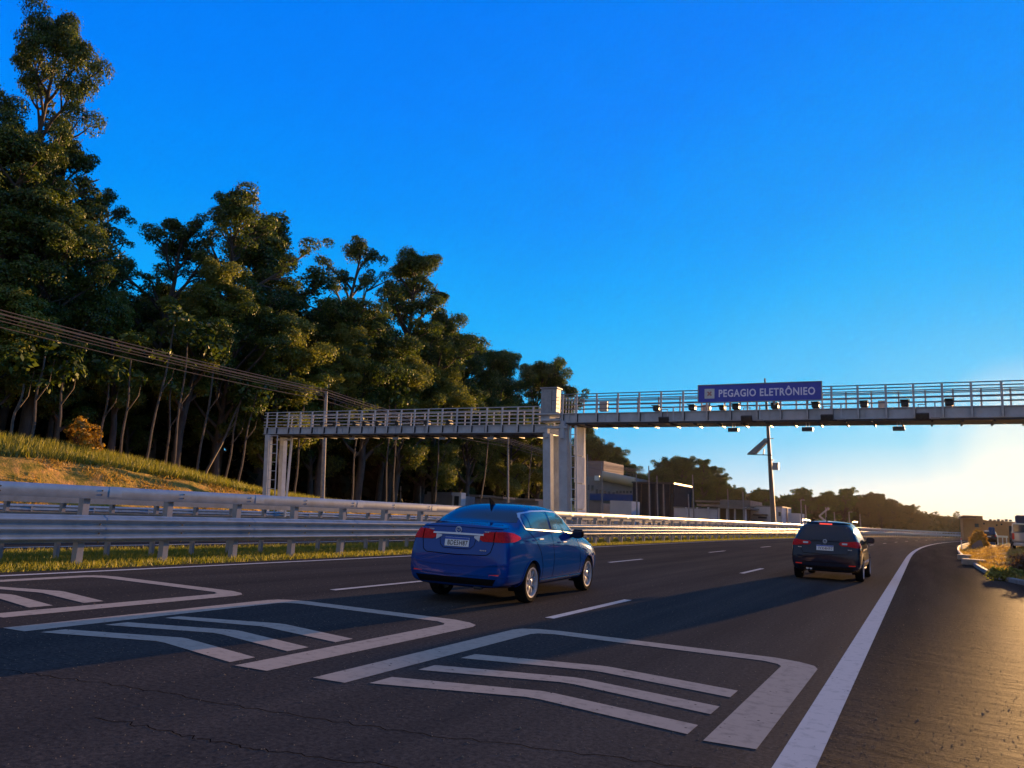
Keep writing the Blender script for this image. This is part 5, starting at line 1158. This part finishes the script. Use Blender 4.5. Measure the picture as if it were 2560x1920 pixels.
mb = MB(); mb.tube([onp(1868, 1136), onp(1930, 1138)], .05, 6); mb.tube([onp(1909, 1097), onp(1934, 1096)], .05, 6); mb.tube([onp(1908, 1138), onp(1910, 1122)], .06, 6); mb.build('panel_frame', steel_d, cp)
q = onp(1939, 1166); MB().box(q, (.7, .5, .85), bev=.04).build('control_box', grey_box, cp); MB().box(onp(1928, 1150), (.5, .08, .08)).build('arm', steel_d, cp)
# power poles and the bundle of cables
e1 = None
for i, (px, py0, X) in enumerate(((815, 979, -38.0), (1270, 1086, -38.0))):
    t = atX(px, py0, X); b = Vector((X-.03*0, t.y+.04*t.z, zground(X, t.y)-.1)); b.x = X+.03*t.z; e = empty('power_pole', tuple(b), ('tall leaning utility pole behind the long gantry, carrying cables' if i == 0 else 'thin utility pole in front of the wood, left of the centre column'), 'pole')
    mb = MB(); mb.tube([(0, 0, 0), (t-b)], [.17, .12] if i == 0 else [.13, .09], 10); mb.build('shaft', wood_pole, e, smooth=True); MB().box((t-b)-Vector((0, 0, .35)), (.1, .3, .3)).build('crossarm', steel_d, e)
cabp = [(0, -20), (0, 20), (0, 42.5), (0, 70.8), (0, 110)]
for k in range(6):
    pts = []; dz = (-.12+.11*k) if k < 5 else -.42; dx = .10*((k*37) % 5-2)
    Y0, Z0 = -25, 13.2
    for (ya, za, yb, zb, sag) in ((-25, 13.0, 42.5, 9.1, 1.35), (42.5, 9.1, 70.8, 8.4, .35), (70.8, 8.4, 112, 8.1, .6)):
        for i in range(12):
            t = i/12; pts.append(Vector((-38+dx+(cx(ya+(yb-ya)*t)), ya+(yb-ya)*t, za+(zb-za)*t+dz-sag*4*t*(1-t))))
    mb = MB(); mb.tube(pts, .026, 5, False); mb.build('overhead_cable', cable_m, None, label='overhead cable in front of the wood, %s of the bundle' % ['lowest but one', 'third from the bottom', 'middle one', 'second from the top', 'topmost', 'lowest'][k], category='cable', group='overhead cables in one bundle')
# beige building on the right horizon
bb = empty('beige_building', (0, 0, 0), 'long plain beige building on the horizon at far right', 'building'); YB = 170
pxbox('wall', 2413, 2540, 1302, 1356, YB, 14, tan_w, bb, z0=-.3); pxbox('tall_block', 2410, 2460, 1289, 1356, YB-.4, 12, tan_w, bb, z0=-.3)
pxbox('roof', 2403, 2440, 1291, 1295, YB-2.5, 14, mat('dark_roof', (.14, .07, .05), .8), bb); pxbox('window', 2437, 2447, 1309, 1318, YB-.55, .3, win_m, bb)
for x, y in ((2458, 1307), (2490, 1311), (2502, 1309)): pxbox('window', x, x+4, y, y+4, YB-.15, .3, win_m, bb)
for i in range(6): pxbox('roof_vent', 2474+i*10, 2480+i*10, 1298+(i % 2), 1303, YB+2, 2, roof_m, bb)
pxbox('blue_cabin', 2474, 2488, 1318, 1345, 120, 1.2, blue_w, None, 'blue box-shaped cabin in front of the beige building', 'cabin', z0=-.05, bev=.1)
pxbox('blue_crate', 2526, 2542, 1315, 1332, 110, 1.5, dark_w, None, 'dark blue container left of the pickup load', 'container', z0=-.05)
rl = empty('white_railing', (0, 0, 0), 'short bright white rail in front of the beige building', 'railing'); pxbox('rail', 2494, 2520, 1339, 1344, 100, .3, white_box, rl)
for x in (2494, 2506, 2516): pxbox('post', x, x+2, 1340, 1352, 100, .3, white_box, rl, z0=0)
# roadside pieces on the right verge
sp = ground(2405, 1379); pp = empty('marker_post', (sp.x, sp.y, 0), 'slim white marker post at the road edge on the right', 'post'); h = atY(2403, 1344, sp.y).z; MB().tube([(0, 0, 0), (-.02, 0, h)], .035, 8).build('shaft', white_box, pp); MB().box((-.02, -.04, h*.9), (.06, .02, .12)).build('reflector', red_l, pp)
for (x, y, w_, l) in ((2435, 1414, 1.0, 'nearer pale concrete block lying at the kerb edge'), (2412, 1400, .7, 'farther pale concrete block lying at the kerb edge')):
    p = ground(x, y); o = MB().box((0, 0, .14), (w_*.9, .5, .26), bev=.03).build('concrete_block', concrete, None, label=l, category='block'); o.location = (p.x, p.y, 0)
# toppled round-cornered board leaning on a frame
p = ground(2438, 1382); lb = empty('leaning_board', (p.x-.05, p.y, .05), 'grey rounded board leaning over on the verge below the yellow bush', 'board')
mb = MB(); pts = []; W2, H2 = .52, .56
for k in range(24):
    t = 2*math.pi*k/24; c, s_ = math.cos(t), math.sin(t); e_ = .6; pts.append((math.copysign(abs(c)**e_, c)*W2*.80, math.copysign(abs(s_)**e_, s_)*H2*.55))
ax, az_ = Vector((.80, .1, .60)).normalized(), Vector((-.25, .25, .95)).normalized(); nn = ax.cross(az_).normalized()
vs = [ax*u+az_*v+nn*.03*q+Vector((.2, 0, .42)) for q in (-1, 1) for u, v in pts]; mb.add(vs, [tuple(range(24)), tuple(range(47, 23, -1))]+[(i, 24+i, 24+(i+1) % 24, (i+1) % 24) for i in range(24)]); mb.build('panel', mat('dull_grey_board', (.13, .11, .11), .8), lb)
MB().tube([(.2, .1, .0), (.2, .05, .4)], .025, 6).tube([(-.2, 0, 0), (-.02, 0, .35)], .022, 6).build('support', steel_w, lb)
shrub(2436, 2460, 1324, 1362, 75, leaf_y, 'yellow bushy tree beside the dark off-road car on the right verge', 46, (.28, .5), .12, 330, 3, z=0, name='yellow_bush')
for i, (a, b, t, bs, D, l) in enumerate(((2535, 2585, 1392, 1450, 29, 'dark brown shrub at the right edge above the kerb'), (2470, 2560, 1425, 1452, 28, 'low green weeds clump at the foot of the right verge'))):
    p = atD((a+b)/2, bs, D); shrub(a, b, t, bs, D, leaf_mat('brown_leaf', (.05, .03, .012), (.10, .055, .02)) if i == 0 else leaf_b, l, 24, (.15, .32), .07, 500, 30+i, z=verge_z(p.x, p.y)-.05)

# ------------------------------------------------------------------ warm air between here and the horizon
hm = bpy.data.materials.new('haze'); hm.use_nodes = True; nt = hm.node_tree; nt.nodes.clear(); ho = nt.nodes.new('ShaderNodeOutputMaterial'); hv = nt.nodes.new('ShaderNodeVolumePrincipled')
hv.inputs['Color'].default_value = (.95, .90, .82, 1); hv.inputs['Density'].default_value = .00002; hv.inputs['Anisotropy'].default_value = .7; nt.links.new(hv.outputs[0], ho.inputs['Volume'])
hz = MB().box((0, 500, 21), (1340, 1840, 46)).build('haze', hm, None, kind='stuff', label='thin warm haze over the whole road')
